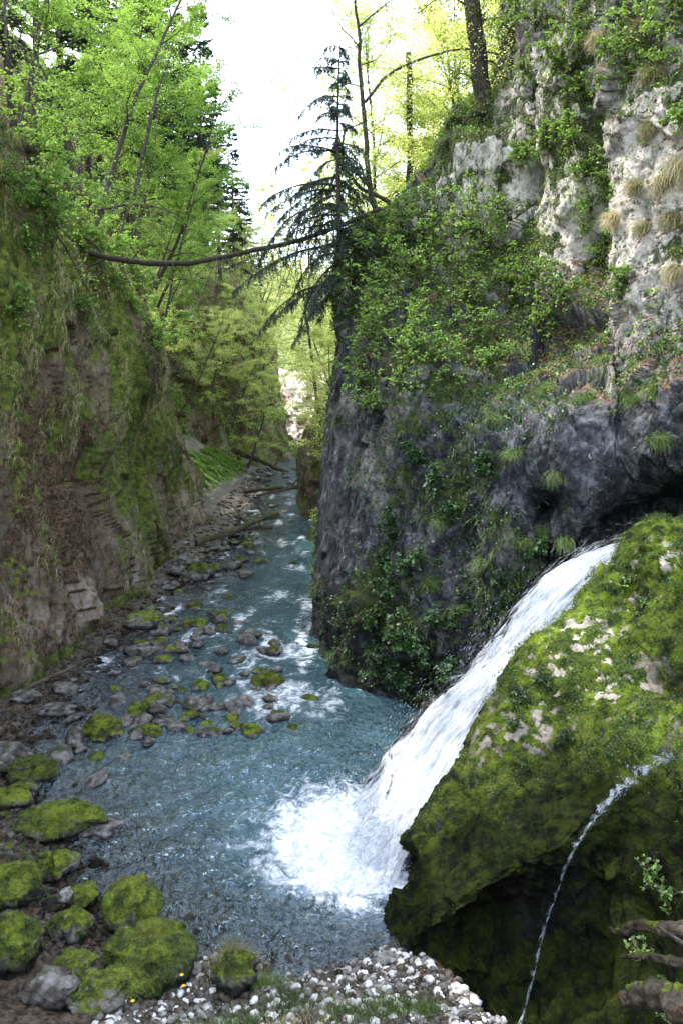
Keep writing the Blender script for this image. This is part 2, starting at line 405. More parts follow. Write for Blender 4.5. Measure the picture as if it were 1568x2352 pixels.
def mask_right(p, n, d):
    z = p[:, 2]
    nz = n[:, 2]
    ns = fbm(p * .55, 4)
    litter = sstep(.30, .62, nz + .25 * ns) * 1.1 * sstep(5, 7, z)
    green = .40 * sstep(.0, .3, ns - .02) + .45 * blob(p, anchor(880, 1480, 15.3), 1.7) + .35 * blob(p, anchor(960, 1150, 15), 1.9) + .4 * blob(p, anchor(1060, 1080, 14.4), 1.2)
    green = green + .5 * blob(p, anchor(1040, 330, 21.5), 1.6) + .45 * blob(p, anchor(1290, 330, 18.4), 1.6) + .35*blob(p, anchor(1350, 80, 18), 2.4) + .25 * blob(p, anchor(1000, 700, 18), 2.5)
    green = green + .25 * sstep(5.5, 8, z) - .55 * blob(p, anchor(800, 1150, 17.6), 1.5) - .5 * blob(p, anchor(1350, 1050, 13), 1.6) - .4 * blob(p, anchor(840, 900, 18.3), 1.1)
    pale = 1.1 * blob(p, anchor(1240, 440, 18.8), 2.4) + 1.3 * blob(p, anchor(1540, 450, 13.2), 2.6) + .7 * blob(p, anchor(1120, 420, 20.6), 1.6) + .75 * blob(p, anchor(1280, 120, 18.8), 2.6)  + .5 * blob(p, anchor(1220, 570, 19), 1.5)  # the tower blob paints sunlight into the rock colour
    pale = pale * .85 + .3 * sstep(.1, .55, ns) - .15
    wet = .8 * sstep(1.2, .0, z - 1.1) * (p[:, 0] < 1.8) + .75 * blob(p, anchor(1330, 1320, 12.8), 1.2) + .7 * blob(p, anchor(1150, 1480, 13.2), 1.1) + .6 * blob(p, anchor(1560, 1190, 12), 1.0)
    wet = wet + .45 * sstep(-.15, -.5, d)  # hollows of the relief are darkened through the same mask
    return np.stack([green, litter, np.clip(pale, 0, 1), np.clip(wet, 0, .9)], 1)
bumps_r = [
 (anchor(1245, 1155, 13.2), .33, -1.1),       # the small dark hole
 (anchor(1560, 1200, 12.2), .8, -1.6),        # spring cave mouth
 (anchor(1440, 1240, 12.7), .7, -.7),
 (anchor(1395, 520, 16.5), 1.0, -1.3), (anchor(1410, 250, 17.), 1.1, -1.2),   # gully beside the tower
 (anchor(1190, 430, 19.6), .55, -.9),
 (anchor(1100, 360, 20.8), .8, .9),           # pale block under the leaning trunk
 (anchor(1330, 1060, 13.0), 1.3, .5),
 (anchor(1150, 1090, 13.8), .8, -.5),
 (anchor(960, 900, 16.6), 1.2, .4),
]
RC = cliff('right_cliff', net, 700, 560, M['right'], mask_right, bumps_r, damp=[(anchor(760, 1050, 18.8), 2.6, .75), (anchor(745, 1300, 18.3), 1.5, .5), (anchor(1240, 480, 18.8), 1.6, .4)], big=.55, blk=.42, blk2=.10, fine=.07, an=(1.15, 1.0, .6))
tag(RC['o'], 'grey limestone cliff with shrubs and ledges right of the stream', kind='structure')

# ================================================================= LEFT CLIFF
# rows: distance along the gorge; profile from the water to the rim
def prof(y, xb, xr, zr, mid=.0):
    k = float(sstep(24, 33, y))
    return [np.array(v, float) for v in [
        (xb + .1, y, -1.2), (xb, y, 0), (xb - .25 + mid * .3 - .15 * k, y, zr * .18), (xb - .5 + mid - .65 * k, y, zr * .38), (xb - .2 + mid - 1.5 * k, y, zr * .58),
        (xb - .6 + mid * .5 - 1.6 * k, y, zr * .8), (xr, y, zr), (xr - 1.6, y + .2, zr + 1.7)]]
LP = [(2, -6.8, -7.4, 14, 0), (8, -6.8, -7.3, 14, 0), (12, -6.75, -7.2, 13.5, .1), (15, -6.45, -7.2, 12.6, .1), (18, -6.0, -7.2, 11.2, -.1), (21, -5.85, -7.2, 10., -.3),
      (25, -6.0, -7.5, 10., -.1), (29, -6.2, -7.8, 10.8, .35), (33, -6.25, -8.8, 10.8, .0), (35.5, -6.4, -9.3, 10.4, 0)]
net = [prof(*q) for q in LP]
# the nose turns back into the hillside
def nose(y, xo, zr):
    return [np.array(v, float) for v in [(-6.3 - xo, y, -1.2), (-6.5 - xo, y, 0), (-6.9 - xo, y, 2), (-7.4 - xo, y, 4.2), (-8.1 - xo, y, 6.3), (-8.9 - xo, y, 8.4), (-9.6 - xo, y, zr), (-11 - xo, y, zr + 1.5)]]
net += [nose(37.2, .6, 10.4), nose(38.6, 3., 10.6), nose(39.5, 7, 12)]
def mask_left(p, n, d):
    z = p[:, 2]; y = p[:, 1]; ns = fbm(p * .5, 4); n2 = fbm(p * np.array([.9, .9, .25]) + 9, 3)
    green = .30 + .36 * sstep(3., 8., z) * sstep(-.25, .3, n2) + .42 * blob(p, (-6.1, 24, 4.), 3.4) + .28 * blob(p, (-6.9, 14.5, 9), 3) + .3 * sstep(-.3, .3, ns) - .38 * sstep(3.6, .5, z) - .35 * blob(p, (-6.2, 18, 3.2), 2.3) - .3 * blob(p, (-6.2, 25, 7), 2)
    green = green + .55 * sstep(.55, .1, z)
    litter = .35 + .28 * ns + .5 * blob(p, (-6.2, 18, 3.4), 2.6) + .5 * sstep(.5, .8, n[:, 2])
    pale = .55 * sstep(3.2, .6, z) * sstep(.1, .6, z) * sstep(-.2, .35, n2) + .12
    wet = .55 * sstep(.35, .0, z) + .55 * sstep(-.12, -.5, d)  # darker at the waterline and in the hollows of the relief
    return np.stack([green, litter, pale, np.clip(wet, 0, .8)], 1)
bumps_l = [((-6.4, 24.5, 7.4), 1.7, -1.0), ((-6.6, 23, 8.7), 1.3, .6), ((-6.9, 29, 6.4), 1.3, .45), ((-6.4, 30, 3.7), 1.1, -.4), ((-6.2, 20, 6.2), 1.1, .4),
           ((-6.6, 14.5, 4), 1.2, -.3)]
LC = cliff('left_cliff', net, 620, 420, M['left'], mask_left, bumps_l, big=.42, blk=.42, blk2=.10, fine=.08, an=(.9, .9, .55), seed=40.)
tag(LC['o'], 'brown and green mossy cliff wall left of the stream', kind='structure')

# ================================================================= FAR LEFT CLIFF
net = []
for y, xb, zt in [(40, -13, 8), (46, -12.2, 11), (52, -10.6, 13), (58, -8.8, 14), (64, -7.6, 14), (70, -6.8, 14), (75.5, -6.2, 13.5), (77, -6.6, 13), (79, -10, 13)]:
    net.append([np.array(v, float) for v in [(xb + 2.2, y, -.6), (xb + .3, y, 1.6), (xb, y, zt * .35), (xb - .6, y, zt * .65), (xb - 1.6, y, zt), (xb - 4, y, zt + 2.5)]])
def mask_far(p, n, d):
    ns = fbm(p * .35, 4)
    return np.stack([.25 + .35 * ns + .2 * sstep(6, 12, p[:, 2]), .45 + .4 * ns, .35 * sstep(0, .4, fbm(p * .4 + 3, 3)), .2 * (p[:, 2] < .5)], 1)
FC = cliff('far_cliff', net, 260, 150, M['left'], mask_far, (), big=.8, blk=.8, blk2=.3, fine=.1, an=(.7, .7, .4), seed=80.)
tag(FC['o'], 'brown cliff further up the gorge behind the fresh trees', kind='structure')

# pale sunlit rock at the head of the gorge
net = []
for x, y in [(-15, 116), (-9, 106), (-7.4, 102), (-5.2, 95), (-2.6, 87), (.5, 81), (6, 77)]:
    net.append([np.array(v, float) for v in [(x, y, -2), (x, y, 1.5), (x + .2, y + .5, 3), (x + .6, y + 1, 4.6), (x + 1.5, y + 3, 6.4), (x + 4, y + 8, 9)]])
SC = cliff('sunlit_cliff', net, 140, 120, M['pale_cliff'], lambda p, n, d: np.stack([.25 + fbm(p * .3, 3) * .6, .3 + fbm(p * .3 + 5, 3), .3 + 0 * d, 0 * d], 1), (), big=1., blk=1.2, blk2=.5, fine=.1, an=(.5, .5, .8), seed=33.)
tag(SC['o'], 'pale sunlit rock face closing the end of the gorge', kind='structure')

# ================================================================= RIVER BED and BANKS
XL = ([0, 7, 8, 9.2, 10.6, 13, 16, 19, 24, 30, 40, 55, 75, 200], [-9, -9, -6.5, -5.6, -5.2, -5.5, -5.6, -5.3, -4.9, -4.55, -4.7, -5.6, -6.4, -8])
XS = ([-30, -8, -6, -4.7, -3.9, -2.9, -2.2, -1.4, -.6, .07, .45, 1.5, 3, 12], [30, 15, 12.8, 10.7, 9.6, 8.3, 7.75, 7.15, 7.05, 7.35, 7.6, 8.2, 8.6, 9])
def shore(x, y):
    a = x - np.interp(y, *XL)
    b = (y - np.interp(x, *XS)) * .72
    return np.where(y < 12.5, np.minimum(b, 3), a * sstep(11., 13.5, y) + np.minimum(a, b) * (1 - sstep(11, 13.5, y)))
def bed_z(x, y):
    s = shore(x, y); near = sstep(9, 7, y)
    q = np.stack([x, y, 0 * x], 1)
    z = np.where(s > 0, -np.minimum(.06 * s + .035 * s * s, .55), np.minimum(-s * (.16 + .1 * near), 1.5))
    z = z - 1.0 * np.exp(-((x - .2) ** 2 + (y - 10.) ** 2) / 2.4)
    z = z + .07 * fbm(q * 1.1, 3) + .045 * fbm(q * 4.5, 3) * (y < 30) + .03 * np.maximum(blocky(q * 5 + 3), -.1) * (y < 25)
    up = np.clip(6.35 - y, 0, 6); z = z + .16 * up ** 1.55 * sstep(-7, -1, x) + .12 * up ** 1.55 * sstep(-1, -7, x)
    z = z - (.75 + .2 * up) * sstep(.75, 1.15, x - (7.6 - y) * .42) * sstep(8.5, 7.8, y) * sstep(5.2, 5.8, y)
    # talus fan behind the left nose
    t = sstep(37, 41, y) * sstep(62, 54, y); z = z + t * np.clip((np.interp(y, [36, 42, 50, 60], [-6., -6.3, -7., -7.6]) - x), 0, 9) * (.62 + .22 * fbm(q * .6, 3)) + t * (x < -6.3) * .18 * fbm(q * 1.9, 3)
    return np.minimum(z, 30)
ys = np.concatenate([np.linspace(-6, 3.5, 12), np.linspace(3.7, 24, 420), 24 + (np.linspace(.02, 1, 110) ** 1.7) * 250])
xs = np.concatenate([-(9.4 + np.linspace(1, 0, 14)[:-1] ** 2 * 150), np.linspace(-9.4, 5.5, 330), 5.5 + np.linspace(0, 1, 14)[1:] ** 2 * 150])
X, Y = np.meshgrid(xs, ys, indexing='ij'); x = X.ravel(); y = Y.ravel(); z = bed_z(x, y)
Pb = np.stack([x, y, z], 1)
s = shore(x, y); q = np.stack([x, y, 0 * x], 1)
fan = sstep(37, 41, y) * sstep(62, 54, y) * sstep(-6.6, -8, x)
mk = np.stack([.05 - .2 * (s > 0) + .22 * fan + .15 * sstep(.1, .5, fbm(q * .8, 3)), .75 - .5 * fan + .3 * fbm(q * 1.3, 3), .12 + .55 * sstep(-.2, -.5, s) * sstep(24, 30, y) * (1 - fan) + .4 * (y < 7.3) * (x > -1.5), .6 * sstep(-.35, .0, s) * (z < .25)], 1)
M['bed'] = rock_mat('stony river bed', (.05, .035, .025), (.13, .10, .075), (.26, .22, .18), (.02, .045, .01), (.06, .11, .02), litter=(.050, .038, .027), moss_bias=-.2, rough=.6, white_t=.70, bs=.6)
BED, bf = finish_grid('river_bed', Pb, X.shape, M['bed'], mk)
tag(BED, 'stony stream bed and banks of the gorge floor', kind='structure')
BED_BVH = bvh_of(Pb, bf)

# ================================================================= WATER SURFACE
ys = np.concatenate([np.linspace(6.2, 22, 520), 22 + np.linspace(.01, 1, 150) ** 1.6 * 110])
xs = np.linspace(-7.6, 4.6, 420)
X, Y = np.meshgrid(xs, ys, indexing='ij'); x = X.ravel(); y = Y.ravel()
q = np.stack([x, y, 0 * x], 1)
agit = np.exp(-((x - .3) ** 2 + (y - 9.6) ** 2) / 9.)
z = .030 * fbm(q * 2.6, 4) * (1 + 2 * agit) + .022 * fbm(q * np.array([3.5, 2., 1]) + 7, 3) * sstep(12, 14, y)
sh = shore(x, y)
dep = np.clip((-bed_z(x, y) - .10) / .55, 0, 1) ** .7
foam_glint = .95 * np.exp(-((((x - .2) / .85) ** 2 + ((y - 9.4) / 1.0) ** 2) ** 1.1)) + .24 * np.exp(-((x - .1) ** 2 + (y - 9.8) ** 2) / 3.2)
foam_glint += .18 * np.exp(-(((x + 1.5) / 1.0) ** 2 + ((y - 17.) / 2.4) ** 2)) + .16 * np.exp(-(((x + .9) / 1.2) ** 2 + ((y - 14.2) / 1.6) ** 2))
foam_glint += .2 * sstep(.1, .5, fbm(q * np.array([.9, .35, 1]), 3)) * sstep(14, 18, y)
foam_glint += .20 * sstep(12, 14.5, y) * sstep(60, 35, y) * sstep(-.3, .3, fbm(q * np.array([1.6, .8, 1]) + 4, 3)) + .10 * np.exp(-((x + .3) / 1.8) ** 2 - ((y - 10) / 2.6) ** 2)  # upstream term adds silvery sky flecks, painted as foam
wfc = grid_faces(*X.shape); keep = ~((x - (7.6 - y) * .42 > .95) & (y < 7.95)) & (sh > -.6)
wfc = wfc[keep[wfc].all(1)]; used = np.unique(wfc); inv = np.full(len(x), -1); inv[used] = np.arange(len(used))
wme = mesh_np('river_water', np.stack([x, y, z], 1)[used], inv[wfc]); attr(wme, 'mask', np.stack([dep, foam_glint, .45 + .4 * agit + 1.3 * sstep(12, 16, y) + .8 * sstep(22, 32, y)], 1)[used])
fa = np.arctan2(y - 9.5, x - .9); frd = np.hypot(x - .9, y - 9.5)
attr(wme, 'flow', np.stack([fa * 1.3 + .5 * fbm(q * 1.2, 2), frd * 1.3 + .5 * fbm(q * 1.5 + 9, 2), 0 * x], 1)[used])
WAT = link('river_water', wme, M['water'])
tag(WAT, 'clear teal stream water rippling through the gorge', kind='structure')

# ================================================================= LEFT FOREST SLOPE
net = []
for y, xr, zr in [(0, -8, 14.5), (8, -8, 14.8), (14, -8, 13.6), (20, -8, 10.6), (26, -8.4, 10.6), (33, -9.4, 11.4), (40, -13, 11), (50, -15, 13), (60, -12, 15), (70, -9.5, 15.3), (78, -9, 15), (95, -14, 14), (130, -22, 16), (180, -30, 20)]:
    net.append([np.array(v, float) for v in [(xr + .9, y, zr - 1.2), (xr, y, zr), (xr - 3, y, zr + 3.2), (xr - 8, y, zr + 9), (xr - 18, y, zr + 20), (xr - 40, y, zr + 36), (xr - 90, y, zr + 60)]])
SL = cliff('left_hillside', net, 300, 150, M['slope'], lambda p, n, d: np.stack([.12 + .3 * fbm(p * .3, 3), .8 + .5 * fbm(p * .4 + 3, 3), .1 + 0 * d, 0 * d], 1), (), big=.7, blk=.5, blk2=.2, fine=.1, seed=11.)
tag(SL['o'], 'steep wooded hillside above the left cliff', kind='structure')

# right hillside far behind the buttress
net = []
for y, xr, zr in [(20.5, 1.5, -.8), (27, -.8, -.5), (34, -1.3, -.4), (42, -1.9, -.3), (55, -2.0, -.2), (70, -2.4, 0), (85, -1, 1), (100, 3, 3), (140, 10, 5), (200, 20, 6)]:
    net.append([np.array(v, float) for v in [(xr - .3, y, zr - .6), (xr + .5, y, zr + 1.3), (xr + 2.5, y, zr + 3), (xr + 6, y, zr + 6), (xr + 14, y, zr + 10), (xr + 40, y, zr + 24), (xr + 100, y, zr + 50)]])
SR = cliff('right_hillside', net, 220, 130, M['slope'], lambda p, n, d: np.stack([.45 + .3 * fbm(p * .3, 3), .4 + .5 * fbm(p * .4 + 3, 3), 0 * d, .3 * (p[:, 2] < .5)], 1), (), big=.5, blk=.4, blk2=.15, fine=.1, seed=21.)
tag(SR['o'], 'green wooded bank on the right beyond the buttress', kind='structure')

# dark outcrop on the far right bank
net = []
for y, xb in [(34, -.3), (36, -1.5), (39, -2.0), (43, -2.1), (47, -1.6), (49, .5)]:
    net.append([np.array(v, float) for v in [(xb, y, -.6), (xb - .1, y, 1.2), (xb + .1, y, 2.8), (xb + .5, y, 4.0), (xb + 1.6, y, 4.9), (xb + 4, y, 5)]])
OC = cliff('rock_outcrop', net, 110, 90, M['left'], lambda p, n, d: np.stack([.35 + .3 * fbm(p, 3), .2 + 0 * d, .1 + 0 * d, .35 + 0 * d], 1), (), big=.3, blk=.4, blk2=.15, fine=.05, seed=51.)
tag(OC['o'], 'low dark mossy outcrop at the bend of the stream', kind='structure')

# far hill
xs = np.linspace(-150, 190, 90); ys = np.linspace(125, 420, 50)
X, Y = np.meshgrid(xs, ys, indexing='ij'); x = X.ravel(); y = Y.ravel(); q = np.stack([x, y, 0 * x], 1)
z = -3 + (y - 120) * .33 * (1 - .18 * np.exp(-((x + 15) / 40) ** 2)) + 8 * fbm(q * .015, 3) + np.abs(x) * .12
z = np.where(y > 300, z - (y - 300) * .45, z)
HILL, hf = finish_grid('far_hill', np.stack([x, y, z], 1), X.shape, M['slope'], np.stack([.7 + 0 * x, 0 * x, 0 * x, 0 * x], 1))
tag(HILL, 'far wooded hill in pale light beyond the gorge', kind='structure')
HILL_BVH = bvh_of(np.stack([x, y, z], 1), hf)

# ================================================================= WATERFALL
FL = [(1440,1258,12.3),(1370,1272,12.2),(1290,1300,12.1),(1200,1372,12.0),(1125,1462,11.9),(1045,1548,11.8),(970,1622,11.7),(920,1700,11.5),(862,1785,11.1)]
FR = [(1500,1258,11.5),(1450,1285,11.4),(1385,1350,11.2),(1300,1450,10.8),(1195,1585,10.3),(1115,1710,9.8),(1040,1840,9.25),(965,1950,8.75),(893,2065,8.2)]
def fall_net(lift=0., inset=0., sag=.18):
    out = []
    for a, b in zip(FL, FR):
        A = P(*a); B = P(*b); r = []
        for k, t in enumerate([0, .2, .5, .8, 1]):
            tt = inset + t * (1 - 2 * inset)
            q = A * (1 - tt) + B * tt; q[2] += lift + sag * math.sin(PI * tt) * .8
            r.append(q)
        out.append(r)
    last = [q + np.array([-.62, -.30, -.42]) for q in out[-1]]
    return out + [last]
# wet rock chute beneath
A = np.array(fall_net(-.24, -.3, .0)); A[:, 0, 2] -= .35; A[:, -1, 2] -= .35
CH = cliff('rock_chute', A, 160, 90, M['right'], lambda p, n, d: np.stack([.0 * d, 0 * d, 0 * d, .85 + 0 * d], 1), (), big=.1, blk=.18, blk2=.1, fine=.03, seed=3.)
tag(CH['o'], 'dark wet rock under the waterfall', kind='structure')
FALL = thing('waterfall', 'white waterfall sliding between the cliff and the mossy rock into the pool', 'waterfall', (0, 0, 0))
def sheet(name, lift, inset, mat, amp, seed, solid, nu=420, nv=150):
    G = loft(fall_net(lift, inset), nu, nv); p = G.reshape(-1, 3); n = grid_normals(G).reshape(-1, 3); n *= facing(n, p)
    U, V = np.meshgrid(np.linspace(0, 1, nu), np.linspace(0, 1, nv), indexing='ij'); u = U.ravel(); v = V.ravel()
    q = np.stack([v * 7 + seed, u * 6, 0 * u + seed], 1); q2 = np.stack([v * 22, u * 12 + seed, 0 * u], 1)
    d = amp * (fbm(q, 4) + .5 * fbm(q2, 3)) * (.5 + 1.1 * u) + .5 * amp * ridged(q * 1.3, 3)
    hump = .10 * np.sin(u * 9 + 3 * v) * u
    e = np.minimum(v, 1 - v); sol = solid + 1.3 * (sstep(0, .12, e + .04 * fbm(q, 3)) - 1) - .5 * sstep(.25, .0, v) * sstep(.45, .7, u) * 1.0 + .35 * sstep(.6, 1, u) * sstep(.3, .6, v)
    slot = .9 * np.exp(-(((v - .80) / .035) ** 2 + ((u - .56) / .07) ** 2))
    me = mesh_np(name, p + n * (d + hump)[:, None], grid_faces(nu, nv)); attr(me, 'mask', np.stack([u * 4, v, np.clip(sol - slot, 0, 2)], 1))
    return link(name, me, mat, FALL)
sheet('torrent', 0., .02, M['fall'], .07, 0., .75)
sheet('spray_veil', .13, .0, M['fall_veil'], .12, 5., .28)
sheet('spray_veil', .30, .07, M['fall_veil'], .2, 11., .05)
sheet('spray_veil', .10, -.07, M['fall_veil'], .16, 23., .12)
# churned foam mound at the foot
nu = 200; nv = 200
U, V = np.meshgrid(np.linspace(-1, 1, nu), np.linspace(-1, 1, nv), indexing='ij'); u = U.ravel(); v = V.ravel()
rr = np.sqrt(u * u + v * v)
x = .40 + 1.1 * u + .12 * v; y = 9.55 + 1.5 * v + .35 * u
q = np.stack([x * 1.6, y * 1.6, 0 * x], 1)
z = .03 + .34 * np.exp(-(((x - .75) / .6) ** 2 + ((y - 9.7) / 1.1) ** 2)) + (.10 * fbm(q * 2.1, 4) + .05 * fbm(q * 6, 3)) * (1 - rr).clip(0, 1) ** .4
me = mesh_np('foam', np.stack([x, y, z], 1), grid_faces(nu, nv)); attr(me, 'mask', np.stack([np.hypot(x - .9, y - 9.5) * 1.6, np.arctan2(y - 9.5, x - .9) * .35, np.clip(1.0 - 1.35 * rr + .35 * fbm(q, 4), 0, 1.5)], 1))
link('foam', me, fall_mat('churned foam', -.12, sx=12, sy=1.5), FALL)
# flying drops
rng = np.random.RandomState(3)
G = loft(fall_net(.1, .0), 60, 20); D = MB()
n = 800
iu = (rng.beta(2.2, 1.2, n) * 59).astype(int); iv = (rng.beta(.75, .9, n) * 19).astype(int)
c = G[iu, iv]; fl = G[np.minimum(iu + 1, 59), iv] - c; fl /= np.linalg.norm(fl, axis=1)[:, None] + 1e-6
off = rng.normal(size=(n, 3)) * np.array([.10, .12, .10]) * (.4 + iu / 59.)[:, None]; off[:, 2] = np.abs(off[:, 2]) * 1.3
left = (iv < 7)
off[left] += np.array([-.10, .05, .02]) * rng.rand(left.sum(), 1) * 2
c = c + off
L = rng.uniform(.015, .06, n)[:, None]; w = rng.uniform(.0012, .0035, n)[:, None]
side = np.cross(fl, CAM - c); side /= np.linalg.norm(side, axis=1)[:, None]
D.quads(c, fl * L, side * w)
n = 5000; a = rng.rand(n) * 2 * PI; r = rng.rand(n) ** .5
c = np.stack([.35 + 1.25 * r * np.cos(a), 9.5 + 1.6 * r * np.sin(a), .04 + rng.exponential(.10, n)], 1)
dr = rng.normal(size=(n, 3)); dr /= np.linalg.norm(dr, axis=1)[:, None]; sd = np.cross(dr, rng.normal(size=(n, 3)))
D.quads(c, dr * .022, sd * .004)
o = link('flying_drops', D.mesh('flying_drops', False), M['drop'], FALL); o['kind'] = 'stuff'

# ================================================================= MOSSY ROCK right of the fall
R1 = [(880,2108,8.0),(906,2006,8.3),(962,1912,8.8),(1030,1826,9.2),(1100,1698,9.75),(1182,1578,10.2),(1300,1430,10.7),(1400,1300,11.2),(1470,1215,11.3),(1568,1205,10.9),(1750,1180,10.3),(2000,1180,9.5)]
R0 = [(p_[0] + 40, p_[1] + 60, p_[2] + 1.2) for p_ in R1]
R2 = [(884,2128,7.75),(930,2045,7.75),(1010,1960,8.05),(1090,1860,8.4),(1165,1745,8.8),(1250,1640,9.2),(1360,1510,9.7),(1450,1400,10.2),(1515,1300,10.5),(1620,1290,10.),(1790,1290,9.2),(2050,1290,8.4)]
R3 = [(895,2145,7.5),(970,2075,7.25),(1060,2000,7.35),(1150,1925,7.55),(1235,1845,7.8),(1325,1745,8.1),(1430,1640,8.4),(1520,1540,8.7),(1590,1480,8.7),(1680,1450,8.4),(1830,1450,7.8),(2080,1450,7.2)]
R4 = [(905,2160,7.3),(1000,2120,6.95),(1090,2055,6.95),(1180,2000,7.0),(1275,1940,7.1),(1370,1860,7.25),(1470,1780,7.4),(1560,1720,7.4),(1640,1690,7.2),(1730,1680,6.9),(1880,1680,6.5),(2120,1680,6.1)]
R5 = [(920,2180,7.15),(1030,2180,6.95),(1130,2150,7.05),(1220,2110,7.15),(1310,2060,7.15),(1400,1995,7.1),(1490,1925,7.0),(1580,1880,6.6),(1660,1860,6.3),(1760,1860,6.0),(1900,1860,5.7),(2150,1860,5.4)]
R6 = [(940,2205,7.0),(1040,2245,6.85),(1130,2290,6.75),(1215,2320,6.7),(1300,2290,6.65),(1390,2220,6.7),(1480,2150,6.2),(1570,2110,5.8),(1660,2100,5.5),(1770,2100,5.3),(1920,2100,5.1),(2180,2100,4.8)]
R7 = [(960,2230,6.9),(1070,2330,6.75),(1140,2390,6.6),(1220,2440,6.4),(1310,2430,6.1),(1400,2400,5.8),(1490,2380,5.4),(1580,2360,5.1),(1670,2340,4.9),(1780,2340,4.8),(1930,2340,4.6),(2200,2340,4.3)]
net = [[P(*q) for q in r] for r in (R0, R1, R2, R3, R4, R5, R6, R7)]
def mask_dome(p, n, d):
    ns = fbm(p * 1.3, 4); n2 = fbm(p * np.array([2.2, 2.2, 2.2]) + 4, 4)
    z = p[:, 2]
    n2 = .5 * n2 + .9 * fbm(p * 6.5 + 2, 4)
    bare = 1.2 * blob(p, anchor(1340, 1540, 9.6), .75) * sstep(.2, .36, n2) + 1.0 * blob(p, anchor(1480, 1330, 10.4), .7) * sstep(.26, .42, n2) + .6 * blob(p, anchor(1170, 1680, 9.2), .6) * sstep(-.05, .3, n2) + .6 * blob(p, anchor(1500, 1640, 8.4), .7) * sstep(0, .35, n2)
    green = .16 + .22 * ns - bare * 1.1 + .25 * sstep(1.5, 3.6, z)
    dark = .9 * blob(p, anchor(1130, 2230, 7.2), 1.0) + .9 * blob(p, anchor(1300, 2260, 6.9), 1.2) + .30 * sstep(.1, .4, fbm(p * 1.1 + 2, 3)) + .72 * sstep(2.4, .6, z) + .4 * blob(p, anchor(1450, 1950, 7.2), .9) + .25 * ns + .35 * blob(p, anchor(1550, 1990, 6.6), 1.0) + .5 * blob(p, anchor(1600, 1520, 8.6), .8) + .65 * sstep(.3, .0, z) + .3 * sstep(-.05, -.25, d)  # shade of the hollow and lower side painted into the colour
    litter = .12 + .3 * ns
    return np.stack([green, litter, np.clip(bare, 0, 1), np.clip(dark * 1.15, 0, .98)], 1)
bumps_d = [(anchor(1150, 2160, 7.1), .5, -.32), (anchor(1200, 1900, 7.5), .30, -.15), (anchor(1330, 1800, 7.7), .35, -.25), (anchor(1250, 1720, 8.5), .3, -.22),
           (anchor(1150, 1860, 7.9), .3, .16), (anchor(1500, 1270, 10.8), .5, .25), (anchor(1540, 1330, 10.3), .35, .2), (anchor(1500, 1800, 7.2), .35, -.2), (anchor(1600, 1560, 8.6), .6, -.8)]
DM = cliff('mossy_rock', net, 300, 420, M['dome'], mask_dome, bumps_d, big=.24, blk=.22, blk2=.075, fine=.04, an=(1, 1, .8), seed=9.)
tag(DM['o'], 'huge moss covered rock with pale bare patches beside the waterfall', 'mossy rock')

# the thin trickle across it
path = [(1545,1735),(1500,1752),(1450,1790),(1400,1838),(1360,1885),(1330,1930),(1305,1975),(1285,2030),(1265,2085),(1248,2140),(1235,2195),(1222,2250),(1208,2300),(1195,2350),(1185,2400)]
pts = []
for q in path:
    h, nn = hit(DM['bvh'], *q)
    if h is not None:
        r_ = CAM - h; r_ /= np.linalg.norm(r_); pts.append(h + r_ * .035)
pts = np.array(pts); pts = catmull(pts, arc_t(pts, 160))
wd = np.interp(np.linspace(0, 1, 160), [0, .12, .3, .5, .75, 1], [.10, .15, .06, .035, .035, .05])
TR = thing('water_trickle', 'thin white trickle running down the dark side of the mossy rock', 'trickle')
for k, (ww, lf, mt, nm) in enumerate([(1., 0, 'trickle', 'water_thread'), (1.6, .015, 'trickle', 'spray_veil')]):
    t = np.gradient(pts, axis=0); sd = np.cross(t, CAM - pts); sd /= np.linalg.norm(sd, axis=1)[:, None]
    vs = np.linspace(-1, 1, 9); Gt = pts[:, None] + sd[:, None] * (vs[None, :, None] * wd[:, None, None] * ww)
    tw = (CAM - pts); tw /= np.linalg.norm(tw, axis=1)[:, None]
    Gt = Gt + tw[:, None] * (lf + .03 * np.cos(vs * PI / 2))[None, :, None]
    u = np.repeat(np.linspace(0, 6, 160), 9); v = np.tile(vs, 160); nz = fbm(np.stack([u * 6, v * 1.5, 0 * u + k * 7], 1), 4)
    Gt = Gt + (nz * .018).reshape(160, 9)[..., None] * sd[:, None]
    me = mesh_np(nm, Gt.reshape(-1, 3), grid_faces(160, 9)); attr(me, 'mask', np.stack([u, v * .5 + .5, np.clip((.85 if k == 0 else .45) - .9 * np.abs(v) + .6 * nz, 0, 1)], 1))
    link(nm, me, M[mt], TR)
# ================================================================= VEGETATION GENERATORS
UP = np.array([0, 0, 1.])
def unit(v): return v / (np.linalg.norm(v, axis=-1, keepdims=True) + 1e-9)
def bez(p0, d, L, n, up=0., wob=.1, rng=None):
    """a wandering limb"""
    pts = [np.array(p0, float)]; d = unit(np.array(d, float))
    for k in range(n):
        d = unit(d + np.array([0, 0, up]) / n + rng.normal(size=3) * wob); pts.append(pts[-1] + d * L / n)
    return np.array(pts), d
def leaf_quads(mb, c, rng, size, flat=.6, out=None, droop=0., asp=.34):
    m = len(c)
    a = rng.normal(size=(m, 3)); a[:, 2] *= (1 - flat)
    if out is not None: a = a + out * 1.2
    a = unit(a); a[:, 2] -= droop; a = unit(a)
    nn = rng.normal(size=(m, 3)) * (1 - flat) + UP; b = unit(np.cross(nn, a)); s = (size * rng.uniform(.6, 1.3, m))[:, None]
    n3 = np.cross(a, b)
    mb.quads(c, a * s, b * s * asp, .12 * size, n3)

